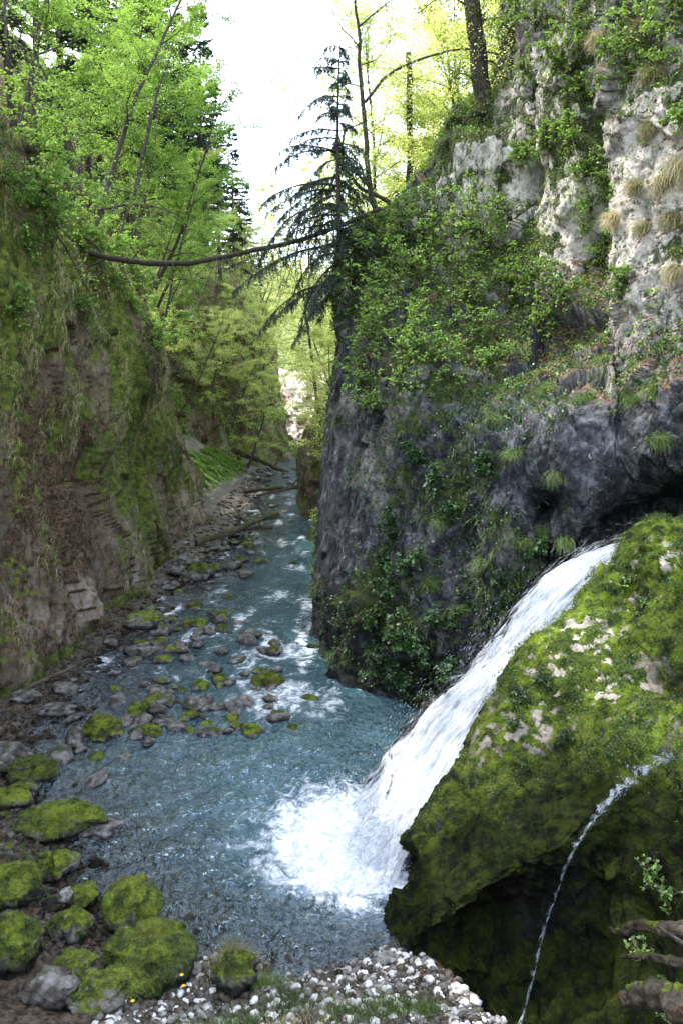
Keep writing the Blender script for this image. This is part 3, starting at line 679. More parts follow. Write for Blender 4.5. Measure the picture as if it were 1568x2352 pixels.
def gen_broadleaf(seed, h, spread, nb=16, leaves=9000, ls=.07, lean=(0, 0), trunk_r=.11, start=.3, flat=.65, stems=1, bend=.05):
    rng = np.random.RandomState(seed); T = MB(); L = MB(); tips = []
    for sN in range(stems):
        d0 = np.array([lean[0], lean[1], 1.]) + (rng.normal(size=3) * .35 if stems > 1 else 0)
        tp, _ = bez((rng.normal() * .1 * (stems > 1), rng.normal() * .1 * (stems > 1), -.4), d0, h + .4, 12, .25, bend, rng)
        T.tube(tp, np.linspace(trunk_r, trunk_r * .15, 13), 7)
        for k in range(nb):
            t = start + (1 - start) * (k + rng.rand()) / nb; i = t * 12; i0 = int(min(i, 11)); b = tp[i0] + (tp[i0 + 1] - tp[i0]) * (i - i0)
            az = k * 2.4 + rng.rand(); Lb = spread * (.45 + .7 * math.sin(PI * min(1, (t - start) / (1 - start) * .8 + .2))) * rng.uniform(.7, 1.15)
            dr = np.array([math.cos(az), math.sin(az), .35 + .5 * t])
            bp, _ = bez(b, dr, Lb, 7, -.15, .13, rng); r0 = trunk_r * .38 * (1.2 - t)
            T.tube(bp, np.linspace(r0, r0 * .2, 8), 5)
            for j in range(7):
                q = 1.5 + rng.rand() * 5.4; i1 = int(min(q, 6)); c = bp[i1] + (bp[i1 + 1] - bp[i1]) * (q - i1)
                dd = unit(bp[i1 + 1] - bp[i1]) + rng.normal(size=3) * np.array([.9, .9, .35])
                sp, _ = bez(c, dd, Lb * .42 * rng.uniform(.5, 1.2), 4, -.1, .18, rng); T.tube(sp, np.linspace(r0 * .3, r0 * .08, 5), 3, cap=False); tips.append(sp)
                if rng.rand() < .7:
                    s2, _ = bez(sp[2], dd + rng.normal(size=3) * .8, Lb * .25, 4, -.1, .2, rng); T.tube(s2, np.linspace(r0 * .2, r0 * .06, 5), 3, cap=False); tips.append(s2)
    tips = np.array(tips); m = leaves; ii = rng.randint(len(tips), size=m); q = rng.rand(m) ** .8 * 3.99; i0 = q.astype(int)
    c = tips[ii, i0] + (tips[ii, i0 + 1] - tips[ii, i0]) * (q - i0)[:, None] + rng.normal(size=(m, 3)) * np.array([.10, .10, .045]) * spread * .45
    leaf_quads(L, c, rng, ls, flat)
    return T.mesh('trunk'), L.mesh('crown', False)

def gen_spruce(seed, h, rad, dens=1., nl=.16, side=None, bare=.0, trunk_r=.14, droop=.55, irr=.35):
    rng = np.random.RandomState(seed); T = MB(); L = MB()
    tp, _ = bez((0, 0, -.4), (0, 0, 1), h + .4, 14, 0, .012, rng); T.tube(tp, np.linspace(trunk_r, .012, 15), 7)
    z = h * (.06 + bare); step = .30 * (h / 10) ** .5 / dens
    while z < h * .985:
        t = z / h; i = (z + .4) / (h + .4) * 14; i0 = int(min(i, 13)); b = tp[i0] + (tp[i0 + 1] - tp[i0]) * (i - i0)
        for k in range(rng.randint(3, 6)):
            az = rng.rand() * 2 * PI; Lb = rad * (1 - t) ** (.75 if irr < .5 else 1.05) * rng.uniform(1 - irr, 1 + .4 * irr) + .12
            if side is not None:
                Lb *= 1 + .55 * math.cos(az - side)
            dr = np.array([math.cos(az), math.sin(az), .05 + .5 * t])
            bp, _ = bez(b, dr, Lb, 8, -droop * (1 - t * .5), .05, rng); bp[-2:, 2] += .04 * Lb
            T.tube(bp, np.linspace(.018 + .012 * Lb, .004, 9), 4, cap=False)
            n = int((46 if irr < .5 else 105) * Lb * dens / (nl / .16)) + 6
            q = rng.uniform(.8, 8, n); j = np.minimum(q.astype(int), 7); c = bp[j] + (bp[j + 1] - bp[j]) * (q - j)[:, None]; dd = unit(bp[j + 1] - bp[j])
            sd = unit(np.cross(dd, UP)) * np.where(rng.rand(n) < .5, 1, -1)[:, None]
            a = unit(dd * .7 + sd * rng.uniform(.3, 1, n)[:, None] + rng.normal(size=(n, 3)) * .15); a[:, 2] -= rng.uniform(.15, 1.3, n) * droop; a = unit(a)
            s = (nl * rng.uniform(.6, 1.5, n) * (1.3 - .6 * q / 8))[:, None]; bb = unit(np.cross(a, rng.normal(size=(n, 3)) * .5 + UP))
            L.quads(c, a * s, bb * s * .16)
            c2 = c + a * s * .4; a2 = unit(a + bb * .8); L.quads(c2, a2 * s * .5, unit(np.cross(a2, UP)) * s * .09)
            a3 = unit(a - bb * .8); L.quads(c2, a3 * s * .5, unit(np.cross(a3, UP)) * s * .09)
        z += step * (1 + .4 * rng.rand())
    return T.mesh('trunk'), L.mesh('crown', False)

def put_tree(name, meshes, mats, label, cat, loc, rz=0., sc=1., group=None, tilt=None, child=('trunk', 'crown')):
    t = thing(name, label, cat, tuple(loc), rz, group); t.scale = (sc, sc, sc)
    if tilt is not None: t.rotation_euler = (tilt[0], tilt[1], rz)
    for me, mt, nm in zip(meshes, mats, child): link(nm, me, mt, t)
    return t
def copy_thing(r, loc, rz, sc, label=None, tilt=None, mats=None):
    n = r.copy(); COL.objects.link(n); n.location = tuple(loc); n.rotation_euler = (tilt[0] if tilt else 0, tilt[1] if tilt else 0, rz)
    n.scale = (sc, sc, sc) if isinstance(sc, (int, float)) else sc
    if label: n['label'] = label
    for ch in list(r.children):
        c = ch.copy(); COL.objects.link(c); c.parent = n
    return n

# ------------------------------------------------ left hillside trees
protos = [gen_broadleaf(100 + k, h, sp, nb, lv, ls, lean, tr, st) for k, (h, sp, nb, lv, ls, lean, tr, st) in enumerate([
    (9.5, 2.3, 20, 15000, .085, (.28, -.05), .10, .22), (8.0, 2.4, 18, 13000, .085, (.40, .0), .09, .2),
    (10.5, 2.1, 22, 15000, .085, (.12, .05), .11, .3), (6.5, 2.0, 16, 10000, .075, (.55, -.1), .08, .15), (5., 1.7, 14, 7000, .07, (.5, .1), .06, .1)])]
rng = np.random.RandomState(5)
LT = [ # px, py of the foot on the hillside, prototype, scale
 (95,390,3,1.),(150,470,0,.95),(215,540,1,.9),(260,430,2,1.),(300,560,0,1.),(350,520,1,1.05),(330,600,3,.95),(390,600,2,.95),(180,330,2,1.),(120,200,0,1.),
 (430,620,0,.75),(400,560,1,.85),(240,600,4,1.),(60,300,1,.8),(370,640,4,1.1),(450,600,2,.7),(290,500,3,1.2),(465,640,1,.75),(220,300,1,1.1),(30,140,0,.9),(340,430,0,1.1),(40,480,4,.8)]
words = ['slender', 'leaning', 'many branched', 'low spreading', 'bushy']
foot = []
for k, (px, py, pi, sc) in enumerate(LT):
    h_, n_ = hit(SL['bvh'], px, py)
    if h_ is None: h_, n_ = hit(LC['bvh'], px, py)
    if h_ is None: continue
    foot.append((k, h_, pi, sc))
first = {}
G_L = 'fresh green trees leaning over the left cliff'
for k, h_, pi, sc in foot:
    lab = 'fresh green broadleaf tree in the leafy mass above the left cliff'
    if pi not in first:
        first[pi] = put_tree('broadleaf_tree', protos[pi], (M['bark_grey'], M['leaf']), lab, 'tree', h_, rng.uniform(-.5, .5), sc, G_L)
    else: copy_thing(first[pi], h_, rng.uniform(-.6, .6), sc)
# trees lower down: at the cliff nose, on the talus and against the far cliff; first few unseen, added to shade the falls
LT2 = [((-8.6, 14, 14.5), 2, 1., 0), ((-8.8, 17, 13.5), 0, 1., 0), ((-8.5, 20.5, 12), 1, 1., 0), ((-9, 11.5, 15), 0, 1., 0), ((-9.3, 24, 13), 2, 1.1, 0), ((-8.4, 31, 11.8), 1, 1.1, 0), ((-8.7, 28, 12), 0, 1.1, 0), ((-8.3, 35, 11.), 3, 1.2, 0),((-8.8, 37.5, 10.4), 3, 1.0, 0), ((-8.2, 34, 10.8), 4, 1., .3), ((-9.5, 40, 9.0), 1, .9, .2), ((-11, 42, 6.5), 0, .8, 0), ((-11.5, 46, 6.8), 1, 1., 0), ((-10.5, 50, 5.), 3, 1., .1),
       ((-9.5, 54, 5.5), 1, 1., .1), ((-8.3, 58, 3.6), 0, .9, .2), ((-12.5, 50, 12), 0, 1., 0), ((-11, 56, 12.5), 1, 1., 0), ((-9, 63, 12), 1, .9, 0), ((-8.4, 69, 12), 3, 1.1, 0), ((-7.5, 74, 12), 3, 1., 0), ((-7.2, 66, 7), 4, 1.3, 0), ((-7.8, 62, 9), 3, 1.1, 0),
       ((-7.0, 71, 8), 4, 1.5, 0), ((-8., 60, 6.), 4, 1.5, 0)]
for loc, pi, sc, rz in LT2:
    nt_ = copy_thing(first[pi], loc, rz + rng.uniform(-.3, .3), sc, 'fresh green tree growing low against the brown cliff up the gorge, nearest ones unseen and added for shade')
    if loc[1] > 44:
        bpy.context.view_layer.update()
        cr = [c for c in COL.objects if c.parent == nt_ and c.name.startswith('crown')][0]; cr.material_slots[0].link = 'OBJECT'; cr.material_slots[0].material = M['leaf_sun']  # shaded far crowns get the leaf with sunlight in its colour
for o in list(COL.objects):
    if o.get('label', '').startswith('fresh green tree growing low'): o['group'] = 'trees along the far cliff'
fb = put_tree('broadleaf_tree', gen_broadleaf(140, 6.5, 2.2, 18, 9000, .1, (.35, -.1), .09, .2), (M['bark_grey'], M['leaf_sun']), 'bright lime green small tree at the foot of the far cliff above the gravel', 'tree', (-6.9, 56, .8), 0, 1.)

# ------------------------------------------------ spruces on the skyline
sp = [gen_spruce(200, 18, 2.7, 1.0, .34, trunk_r=.2, bare=.12, droop=.35), gen_spruce(201, 15, 2.3, 1.0, .32, trunk_r=.17, bare=.22, droop=.4), gen_spruce(202, 12, 2.2, 1.1, .3, trunk_r=.14, bare=.03)]
SPL = [((-9.9, 50, 14.3), 0, .95), ((-9.5, 56, 15), 1, 1.15), ((-9.7, 63, 15), 1, 1.), ((-9.5, 71, 15), 1, .95), ((-9.6, 79, 14), 2, 1.05), ((-10.6, 47, 14.5), 0, 1.), ((-11, 60, 16), 0, .95),((-13.5, 40, 16), 0, 1.1), ((-12.5, 44, 14.5), 1, 1.15), ((-14.5, 46, 16.5), 0, 1.05), ((-13.5, 50, 16), 0, 1.), ((-12.5, 54, 16.5), 1, 1.1), ((-13.2, 58, 17.5), 0, .9), ((-12.0, 62, 17.5), 1, 1.0), ((-11.4, 67, 17.5), 2, 1.15),
       ((-15, 60, 19.5), 0, .95), ((-11.2, 73, 17.), 2, 1.), ((-15.6, 52, 18.5), 1, 1.2), ((-10.8, 79, 15), 2, .95), ((-17, 42, 19.5), 0, 1.2), ((-12, 70, 17), 1, .8), ((-11, 84, 14), 2, 1.)]
sf = {}
for loc, pi, sc in SPL:
    if pi not in sf: sf[pi] = put_tree('spruce_tree', sp[pi], (M['bark'], M['spruce']), 'tall dark spruce in the row against the white sky on the left', 'tree', loc, rng.rand() * 6, sc, 'spruces on the left skyline')
    else: copy_thing(sf[pi], loc, rng.rand() * 6, sc)

# ------------------------------------------------ sunlit trees beyond the buttress
sb = [gen_broadleaf(300, 11, 2.8, 22, 16000, .10, (-.1, 0), .13, .25, .6), gen_broadleaf(301, 13, 3.0, 24, 17000, .10, (-.18, -.05), .15, .3, .6), gen_broadleaf(302, 8, 2.6, 18, 11000, .10, (-.25, 0), .1, .15, .6), gen_broadleaf(303, 15, 3.6, 26, 13000, .10, (-.06, 0), .15, .45, .6)]
RB = [((1.6, 30, 3.5), 3, 1.), ((3.6, 33, 5), 3, 1.1), ((6, 30, 7.5), 3, 1.), ((3.0, 39, 3.6), 3, 1.2), ((5.5, 38, 6), 3, 1.1), ((8.6, 35, 10), 3, 1.), ((4.6, 26.5, 7.5), 3, .85), ((7.5, 27, 11), 3, .85),((2.0, 27, 3.5), 0, 1.), ((4.5, 29, 6), 1, 1.), ((3.2, 33, 4.2), 1, 1.), ((6.5, 27, 9), 0, 1.), ((7.5, 33, 8.5), 1, 1.), ((2.0, 38, 2.8), 0, 1.), ((1.2, 44, 2.2), 2, 1.1), ((5, 42, 5), 1, 1.2), ((.5, 50, 1.8), 2, 1.3), ((3.5, 52, 3.5), 0, 1.3),
      ((.5, 60, 2), 0, 1.1), ((3, 66, 3), 1, 1.2), ((.8, 74, 2.5), 0, 1.1), ((2, 84, 3), 1, 1.3), ((8, 58, 7), 1, 1.3), ((9.5, 40, 9), 1, 1.1), ((.2, 31, 1.8), 2, .8), ((11, 30, 13), 1, 1.), ((8.5, 24.5, 12.5), 0, .9),
      ((-11, 110, 18), 1, 1.2), ((-4, 99, 19), 1, 1.1), ((0, 92, 18), 0, 1.3), ((-7, 106, 19), 2, 1.3)]
bf_ = {}
for loc, pi, sc in RB:
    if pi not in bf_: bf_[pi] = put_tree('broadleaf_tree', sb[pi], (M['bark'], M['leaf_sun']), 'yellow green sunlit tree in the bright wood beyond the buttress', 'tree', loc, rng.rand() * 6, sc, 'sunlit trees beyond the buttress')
    else: copy_thing(bf_[pi], loc, rng.uniform(-.6, .6), sc)
fs = copy_thing(sf[2], (1.2, 29.5, 2.2), 1., .75, 'young dark spruce half hidden behind the drooping spruce'); del fs['group']
fs2 = copy_thing(sf[1], (4.6, 36, 5.2), 2., .85, 'dark spruce standing in the sunlit wood near the upright brown trunk'); del fs2['group']

# leaning bank tree at the bend
tp = np.array([P(742,1010,37), P(728,920,37), P(716,820,37), P(700,700,37.5), P(690,600,38)])
b0 = tp[0]; T = MB(); T.tube(catmull(tp, np.linspace(0, 4, 14)) - b0, np.linspace(.11, .03, 14), 7)
r_ = np.random.RandomState(8); tips = []
pp = catmull(tp, np.linspace(.3, 4, 40)) - b0
for k in range(46):
    q, _ = bez(pp[r_.randint(40)], (r_.normal(), r_.normal(), .15), r_.uniform(1., 2.6), 5, -.25, .12, r_); T.tube(q, np.linspace(.02, .004, 6), 3, cap=False); tips.append(q)
tips = np.array(tips); n = 7000; ii = r_.randint(len(tips), size=n); jj = r_.randint(1, 6, n); Lf = MB()
leaf_quads(Lf, tips[ii, jj] + r_.normal(size=(n, 3)) * np.array([.25, .25, .08]), r_, .11, .7)
put_tree('broadleaf_tree', (T.mesh('trunk'), Lf.mesh('crown', False)), (M['bark'], M['leaf_sun']), 'thin leaning tree with lime leaves on the dark outcrop at the bend', 'tree', b0)

# ------------------------------------------------ the drooping spruce on the buttress
def drooping_spruce(seed, h, rad):
    rng = np.random.RandomState(seed); T = MB(); L = MB()
    tp, _ = bez((0, 0, -.5), (0, 0, 1), h + .5, 14, 0, .02, rng); T.tube(tp, np.linspace(.085, .012, 15), 7)
    z = .25
    while z < h * .98:
        t = z / h; i = (z + .5) / (h + .5) * 14; i0 = int(min(i, 13)); b = tp[i0] + (tp[i0 + 1] - tp[i0]) * (i - i0)
        for k in range(rng.randint(2, 4)):
            az = rng.rand() * 2 * PI; Lb = (rad * (1 - t) ** .8 * rng.uniform(.45, 1.1) + .12) * (1 + .45 * math.cos(az - PI))
            if t > .55 and rng.rand() < .25: continue
            bp, _ = bez(b, (math.cos(az), math.sin(az), .25), Lb, 10, -1.5 * (1 - .6 * t), .07, rng)
            T.tube(bp, np.linspace(.010 + .010 * Lb, .003, 11), 4, cap=False)
            nt_ = int(30 * Lb) + 4
            for j in range(nt_):
                q = rng.uniform(1.2, 10); q0 = int(min(q, 9)); c0 = bp[q0] + (bp[q0 + 1] - bp[q0]) * (q - q0); dd = unit(bp[q0 + 1] - bp[q0]); sd = unit(np.cross(dd, UP)) * rng.choice([-1, 1])
                tl = rng.uniform(.12, .42) * (1.15 - .05 * q) * (.6 + .5 * (1 - t)); tw, _ = bez(c0, dd * .5 + sd * rng.uniform(.3, .9) + np.array([0, 0, -.25]), tl, 5, -1.3, .12, rng)
                T.tube(tw, np.linspace(.004, .002, 6), 3, cap=False)
                m = int(85 * tl) + 5; u = rng.uniform(0, 4.99, m); j0 = u.astype(int); c = tw[j0] + (tw[j0 + 1] - tw[j0]) * (u - j0)[:, None]
                a = unit(unit(tw[j0 + 1] - tw[j0]) * .8 + rng.normal(size=(m, 3)) * .55); s = rng.uniform(.035, .075, m)[:, None]
                L.quads(c, a * s, unit(np.cross(a, rng.normal(size=(m, 3)))) * s * .15)
        z += rng.uniform(.08, .20)
    return T.mesh('trunk'), L.mesh('crown', False)
cs = drooping_spruce(400, 6.5, 2.5)
b_, _ = hit(RC['bvh'], 800, 640)
b0 = P(783, 690, 20.4)
t = put_tree('spruce_tree', cs, (M['bark'], M['spruce_near']), 'dark drooping spruce on the edge of the buttress beside the stream', 'tree', b0, 0, 1.)
t.rotation_euler = (0, -.02, 0)

def limb_thing(name, label, cat, segs, leafmat=None, nleaf=0, ls=.06, spread=.12, base=None, mat='bark', twigs=0, tl=(.4, 1.), wood='trunk', foliage='foliage', seed=0, droop=0., tw_r=.008):
    """segs: list of (pixel path, r0, r1)"""
    r_ = np.random.RandomState(seed + 50); paths = [np.array([P(*q) for q in s[0]]) for s in segs]
    b0 = paths[0][0] if base is None else base; T = MB(); tips = []
    for (s, ra, rb), pth in zip(segs, paths):
        n = max(8, len(pth) * 5); c = catmull(pth, np.linspace(0, len(pth) - 1, n)) - b0
        c = c + fbm(c * 1.2 + seed, 2)[:, None] * .05 * np.array([1, 0, .6])
        T.tube(c, np.linspace(ra, rb, n), 8 if ra > .06 else 5)
        for k in range(int(twigs * (1 if ra > .02 else .6))):
            i = r_.randint(int(n * .15), n); q, _ = bez(c[i], r_.normal(size=3) + np.array([0, 0, .3 - droop]), r_.uniform(*tl), 5, .1 - droop, .16, r_)
            T.tube(q, np.linspace(tw_r, tw_r * .3, 6), 3, cap=False); tips.append(q)
            for _k in range(3):
                q2, _ = bez(q[r_.randint(1, 5)], r_.normal(size=3), r_.uniform(*tl) * .5, 5, -droop, .18, r_); T.tube(q2, np.linspace(tw_r * .5, tw_r * .2, 6), 3, cap=False); tips.append(q2)
    ob = thing(name, label, cat, tuple(b0)); link(wood, T.mesh(wood), M[mat], ob)
    if nleaf and tips:
        tips = np.array(tips); ii = r_.randint(len(tips), size=nleaf); jj = r_.randint(1, 6, nleaf); Lf = MB()
        leaf_quads(Lf, tips[ii, jj] + r_.normal(size=(nleaf, 3)) * spread, r_, ls, .5, droop=droop)
        link(foliage, Lf.mesh(foliage, False), M[leafmat], ob)
    return ob
# thin half bare tree behind it
limb_thing('broadleaf_tree', 'thin half bare tree with small leaves rising against the white sky', 'tree', [
    ([(872,500,21.4),(850,430,21.6),(838,300,21.8),(826,160,22),(822,60,22),(812,-40,22)], .085, .03),
    ([(824,62,22),(860,30,22),(905,-5,22.2)], .03, .012), ([(823,110,22),(790,70,22),(760,20,22)], .02, .008), ([(830,200,22),(770,180,21.8),(715,130,21.6),(665,140,21.6)], .018, .006),
    ([(836,280,21.9),(780,300,21.4),(700,290,21.2),(640,300,21)], .018, .005), ([(828,150,22),(870,130,22.3),(920,60,22.4)], .018, .006), ([(850,430,21.6),(800,370,21.4),(775,300,21.2)], .04, .012), ([(845,380,21.7),(800,430,21.4),(720,470,21.2),(640,480,21)], .02, .006)],
    'leaf', 3200, .05, .16, twigs=16, tl=(.5, 1.3), seed=1)
# arching branch
limb_thing('arching_branch', 'long thin mossy branch arching across to the big dark trunk', 'branch', [([(838,235,22.5),(880,182,22.4),(930,150,22.3),(1000,125,22.2),(1070,112,22.1),(1150,125,22)], .05, .02)], 'leaf_sun', 1500, .07, .22, twigs=26, seed=2, mat='log', wood='wood')
# big leaning trunk
b_, _ = hit(RC['bvh'], 1118, 262)
limb_thing('spruce_tree', 'thick dark trunk leaning left on top of the rocky knoll', 'tree', [([(1122,285,21.9),(1112,240,21.9),(1100,150,22),(1088,50,22),(1076,-60,22),(1060,-260,22.2)], .27, .19),
    ([(1122,270,21.7),(1140,240,21.4),(1160,235,21.2)], .10, .03), ([(1110,262,21.7),(1085,262,21.4),(1060,285,21.2)], .10, .03),
    ([(1090,60,22),(1130,40,21.7),(1180,60,21.4)], .03, .01), ([(1104,200,22),(1060,170,21.7),(1030,190,21.5)], .025, .008), ([(1098,130,22),(1140,150,21.6),(1170,200,21.4)], .02, .008), ([(1085,20,22),(1020,-10,22),(960,30,22)], .03, .01)],
    'spruce_lit', 2600, .07, .12, twigs=7, tl=(.3, .8), seed=3, droop=.3)
limb_thing('slim_trunk', 'slim upright trunk beside the pale cliff edge at the top', 'tree', [([(1180,200,21.2),(1178,100,21.3),(1176,-60,21.4)], .10, .08)], 'leaf_sun', 700, .06, .2, twigs=12, seed=4, droop=.1)
limb_thing('brown_trunk', 'straight brown trunk standing in the sunlit wood', 'tree', [([(942,560,27),(941,420,27),(940,260,27),(938,120,27)], .13, .09)], 'leaf_sun', 1500, .08, .3, twigs=18, seed=5)
limb_thing('curved_trunk', 'dark curved trunk bending behind the drooping spruce', 'tree', [([(1000,560,21.8),(930,500,21.7),(880,455,21.6),(830,430,21.6),(800,400,21.7),(786,360,21.8),(790,300,21.8)], .07, .03)], 'leaf', 900, .06, .2, twigs=12, seed=6)
# knoll top growth
# fallen trunk bridging the gorge
o = limb_thing('fallen_tree', 'long thin fallen trunk bridging the gorge from the left cliff to the buttress', 'fallen tree', [
    ([(205,578,22.0),(250,592,22.0),(330,603,21.9),(420,606,21.6),(500,593,21.4),(600,572,21.2),(700,548,20.9),(790,515,20.6),(875,478,20.6)], .085, .05),
    ([(330,604,21.9),(315,590,22),(300,560,22.2)], .03, .02), ([(240,590,22),(215,560,22.2),(150,520,22.6)], .05, .03), ([(235,590,22),(240,640,21.7),(255,690,21.6)], .03, .01), ([(250,592,22),(200,615,21.8),(165,640,21.6)], .03, .012),
    ([(300,600,22),(330,570,21.7),(380,560,21.4)], .02, .008)],
    None, 0, twigs=0, mat='bark', wood='stem', seed=7)
r_ = np.random.RandomState(4); T = MB(); Lf = MB()
for k in range(85):
    t_ = r_.beta(1.7, 1.2); b = P(330 + 470 * t_, 603 - 70 * t_ ** 1.4, 21.8 - 1.0 * t_); q, _ = bez(b, (r_.normal() * .4, r_.normal() * .4, -.8), r_.uniform(.4, 1.6), 6, -.5, .12, r_); T.tube(q, np.linspace(.013, .005, 7), 3, cap=False)
    n = r_.randint(10, 40)
    if t_ > .5: leaf_quads(Lf, q[r_.randint(1, 7, n)] + r_.normal(size=(n, 3)) * .05, r_, .07, .2, droop=.6, asp=.2)
oc = np.array(o.location); v, f = T.arrays(); tw = link('twig_fringe', mesh_np('twig_fringe', v - oc, f), M['twig'], o); tw['kind'] = 'stuff'
v, f = Lf.arrays(); tw = link('hanging_needles', mesh_np('hanging_needles', v - oc, f, False), M['spruce'], o); tw['kind'] = 'stuff'

# bare twigs on the left slope
for k, (sg, lab) in enumerate([
    ([(30,90,19),(90,150,19),(150,290,19.5),(210,440,20)], 'long bare stem leaning down the upper left slope'),
    ([(60,400,18),(120,520,19),(190,640,20),(240,760,20)], 'thin bare stem slanting down the left cliff'),
    ([(310,440,24),(345,280,24),(370,190,24),(400,110,24)], 'dark slender trunk rising through the fresh green crowns'),
    ([(75,420,18.5),(200,420,19.5),(330,450,20)], 'bare arching branch in front of the brown slope'),
    ([(230,480,20),(330,470,21),(430,500,21.5)], 'bare branch curving right above the fallen trunk'),
    ([(12,-20,15),(14,60,15),(18,140,15)], 'thin grey trunk at the top left corner')]):
    limb_thing('bare_stem', lab, 'branch', [(sg, .035 if k != 2 else .07, .012)], 'leaf', 350, .06, .2, twigs=12, tl=(.4, 1.2), seed=20 + k, mat='bark_grey', wood='wood')

# ================================================================= SHRUBS
def place_shrub(px, py, size, seed, label, mat='leaf_shrub', bvh=None, nleaf=1300, ls=.06, dirv=(-.2, -.7, .6), twigl=1., group=None, name='leafy_shrub'):
    h_, n_ = hit(bvh or RC['bvh'], px, py)
    if h_ is None: return None
    r_ = np.random.RandomState(seed); T = MB(); L = MB(); tips = []
    toc = unit((CAM - h_)[None])[0]
    for k in range(9):
        d = np.array(dirv) + toc * .35 + r_.normal(size=3) * .55
        q, _ = bez((0, 0, 0), d, size * r_.uniform(.6, 1.25) * twigl, 7, -.35, .14, r_); T.tube(q, np.linspace(.014, .004, 8), 4, cap=False)
        for j in range(7):
            i = r_.randint(2, 8); q2, _ = bez(q[i], unit(q[min(i, 7)] - q[i - 1]) + r_.normal(size=3) * .7, size * r_.uniform(.2, .5), 5, -.15, .2, r_); T.tube(q2, np.linspace(.006, .002, 6), 3, cap=False); tips.append(q2)
    tips = np.array(tips); n = nleaf
    # leaves sit in small rosettes along the twigs
    nr = n // 5; ii = r_.randint(len(tips), size=nr); jj = r_.randint(1, 6, nr); c = tips[ii, jj] + r_.normal(size=(nr, 3)) * .03 * size; c = np.repeat(c, 5, 0); out = unit(r_.normal(size=(len(c), 3)))
    leaf_quads(L, c, r_, ls, .55, out=out * .4, asp=.38)
    t = thing(name, label, 'shrub', tuple(h_ + n_ * .0), 0, group)
    link('stems', T.mesh('stems'), M['bark_grey'], t); link('foliage', L.mesh('foliage', False), M[mat], t)
    return t
SH = [(870,640,1.0),(950,620,1.1),(1030,590,1.2),(1110,560,1.2),(1090,660,1.2),(1170,640,1.0),(900,720,1.1),(860,800,.9),(835,880,.7),(1240,650,.9),(960,780,.9),(1100,760,.8),
      (1080,520,1.2),(1140,500,1.),(1290,680,.8),(850,930,.55),(920,860,.7),(1010,840,.7),(1240,740,.7),(1120,830,.6),(880,560,.9),(960,540,.9)]
for k, (px, py, sz) in enumerate(SH):
    place_shrub(px, py, sz, 500 + k, 'bright green leafy shrub in the thicket covering the ledge above the grey cliff', nleaf=1350 if sz > .8 else 800, ls=.06, group='shrubs on the ledge')
SH2 = [(1330,60,.8),(1400,100,.8),(1270,130,.7),(1450,60,.9),(1520,120,.8),(1540,40,.9),(1340,380,.7),(1300,300,.7),(1400,420,.6),(1230,60,.7),(1300,-10,.8),(1250,310,.5),(1390,560,.6),(1440,180,.6),(1560,260,.5),(1210,170,.7),(1200,350,.5),(1360,480,.6),(1320,200,.5),(1420,640,.5),(1190,40,.7)]
for k, (px, py, sz) in enumerate(SH2):
    place_shrub(px, py, sz, 600 + k, 'small pale green shrub rooted in the upper cliff and tower', nleaf=900, ls=.055, dirv=(-.3, -.7, .2), group='shrubs on the upper cliff')
SH3 = [(870,1500,.5),(930,1440,.55),(900,1330,.5),(950,1290,.45),(1000,1420,.4),(860,1400,.45),(960,1480,.45),(1000,1090,.45),(960,1040,.4),(1110,1060,.35),(900,1200,.4),(1040,1530,.4),(880,1270,.4),(1040,1170,.35),(1240,1260,.3),(920,1550,.35)]
for k, (px, py, sz) in enumerate(SH3):
    place_shrub(px, py, sz, 700 + k, 'dark green leafy plant hanging on the lower face of the buttress', 'herb', nleaf=800, ls=.075, dirv=(-.2, -.8, .1), group='plants on the lower buttress', name='leafy_plant')
SH4 = [(20,180,.9),(40,300,.8),(10,420,.7),(70,60,.9),(120,30,1.),(60,560,.6),(100,520,.7),(30,700,.5),(180,700,.5),(300,700,.6),(350,760,.6),(380,900,.6),(60,450,.6),(260,640,.7)]
for k, (px, py, sz) in enumerate(SH4):
    place_shrub(px, py, sz, 800 + k, 'fresh green sprig shrub rooted on the rim of the left cliff', 'leaf_shrub', bvh=LC['bvh'] if hit(LC['bvh'], px, py)[0] is not None else SL['bvh'], nleaf=900, ls=.06, dirv=(.7, -.4, .2), group='sprigs on the left cliff', name='leafy_shrub')

for k, (px, py, sz) in enumerate([(60,350,1.3),(95,430,1.3),(140,500,1.4),(190,560,1.3),(240,600,1.3),(290,560,1.5),(340,600,1.5),(150,420,1.5),(230,480,1.5),(310,640,1.2),(360,690,1.2),(100,300,1.5),(375,620,1.6),(350,760,1.),(30,240,1.2),(200,410,1.6),(290,470,1.7)]):
    bv = SL['bvh'] if hit(SL['bvh'], px, py)[0] is not None and (hit(LC['bvh'], px, py)[0] is None or hit(SL['bvh'], px, py)[0][1] < hit(LC['bvh'], px, py)[0][1]) else LC['bvh']
    place_shrub(px, py, sz, 860 + k, 'airy light green bush spilling over the rim of the left cliff', 'leaf', bvh=bv, nleaf=2400, ls=.07, dirv=(.8, -.35, .55), group='bushes along the left rim', name='leafy_shrub')
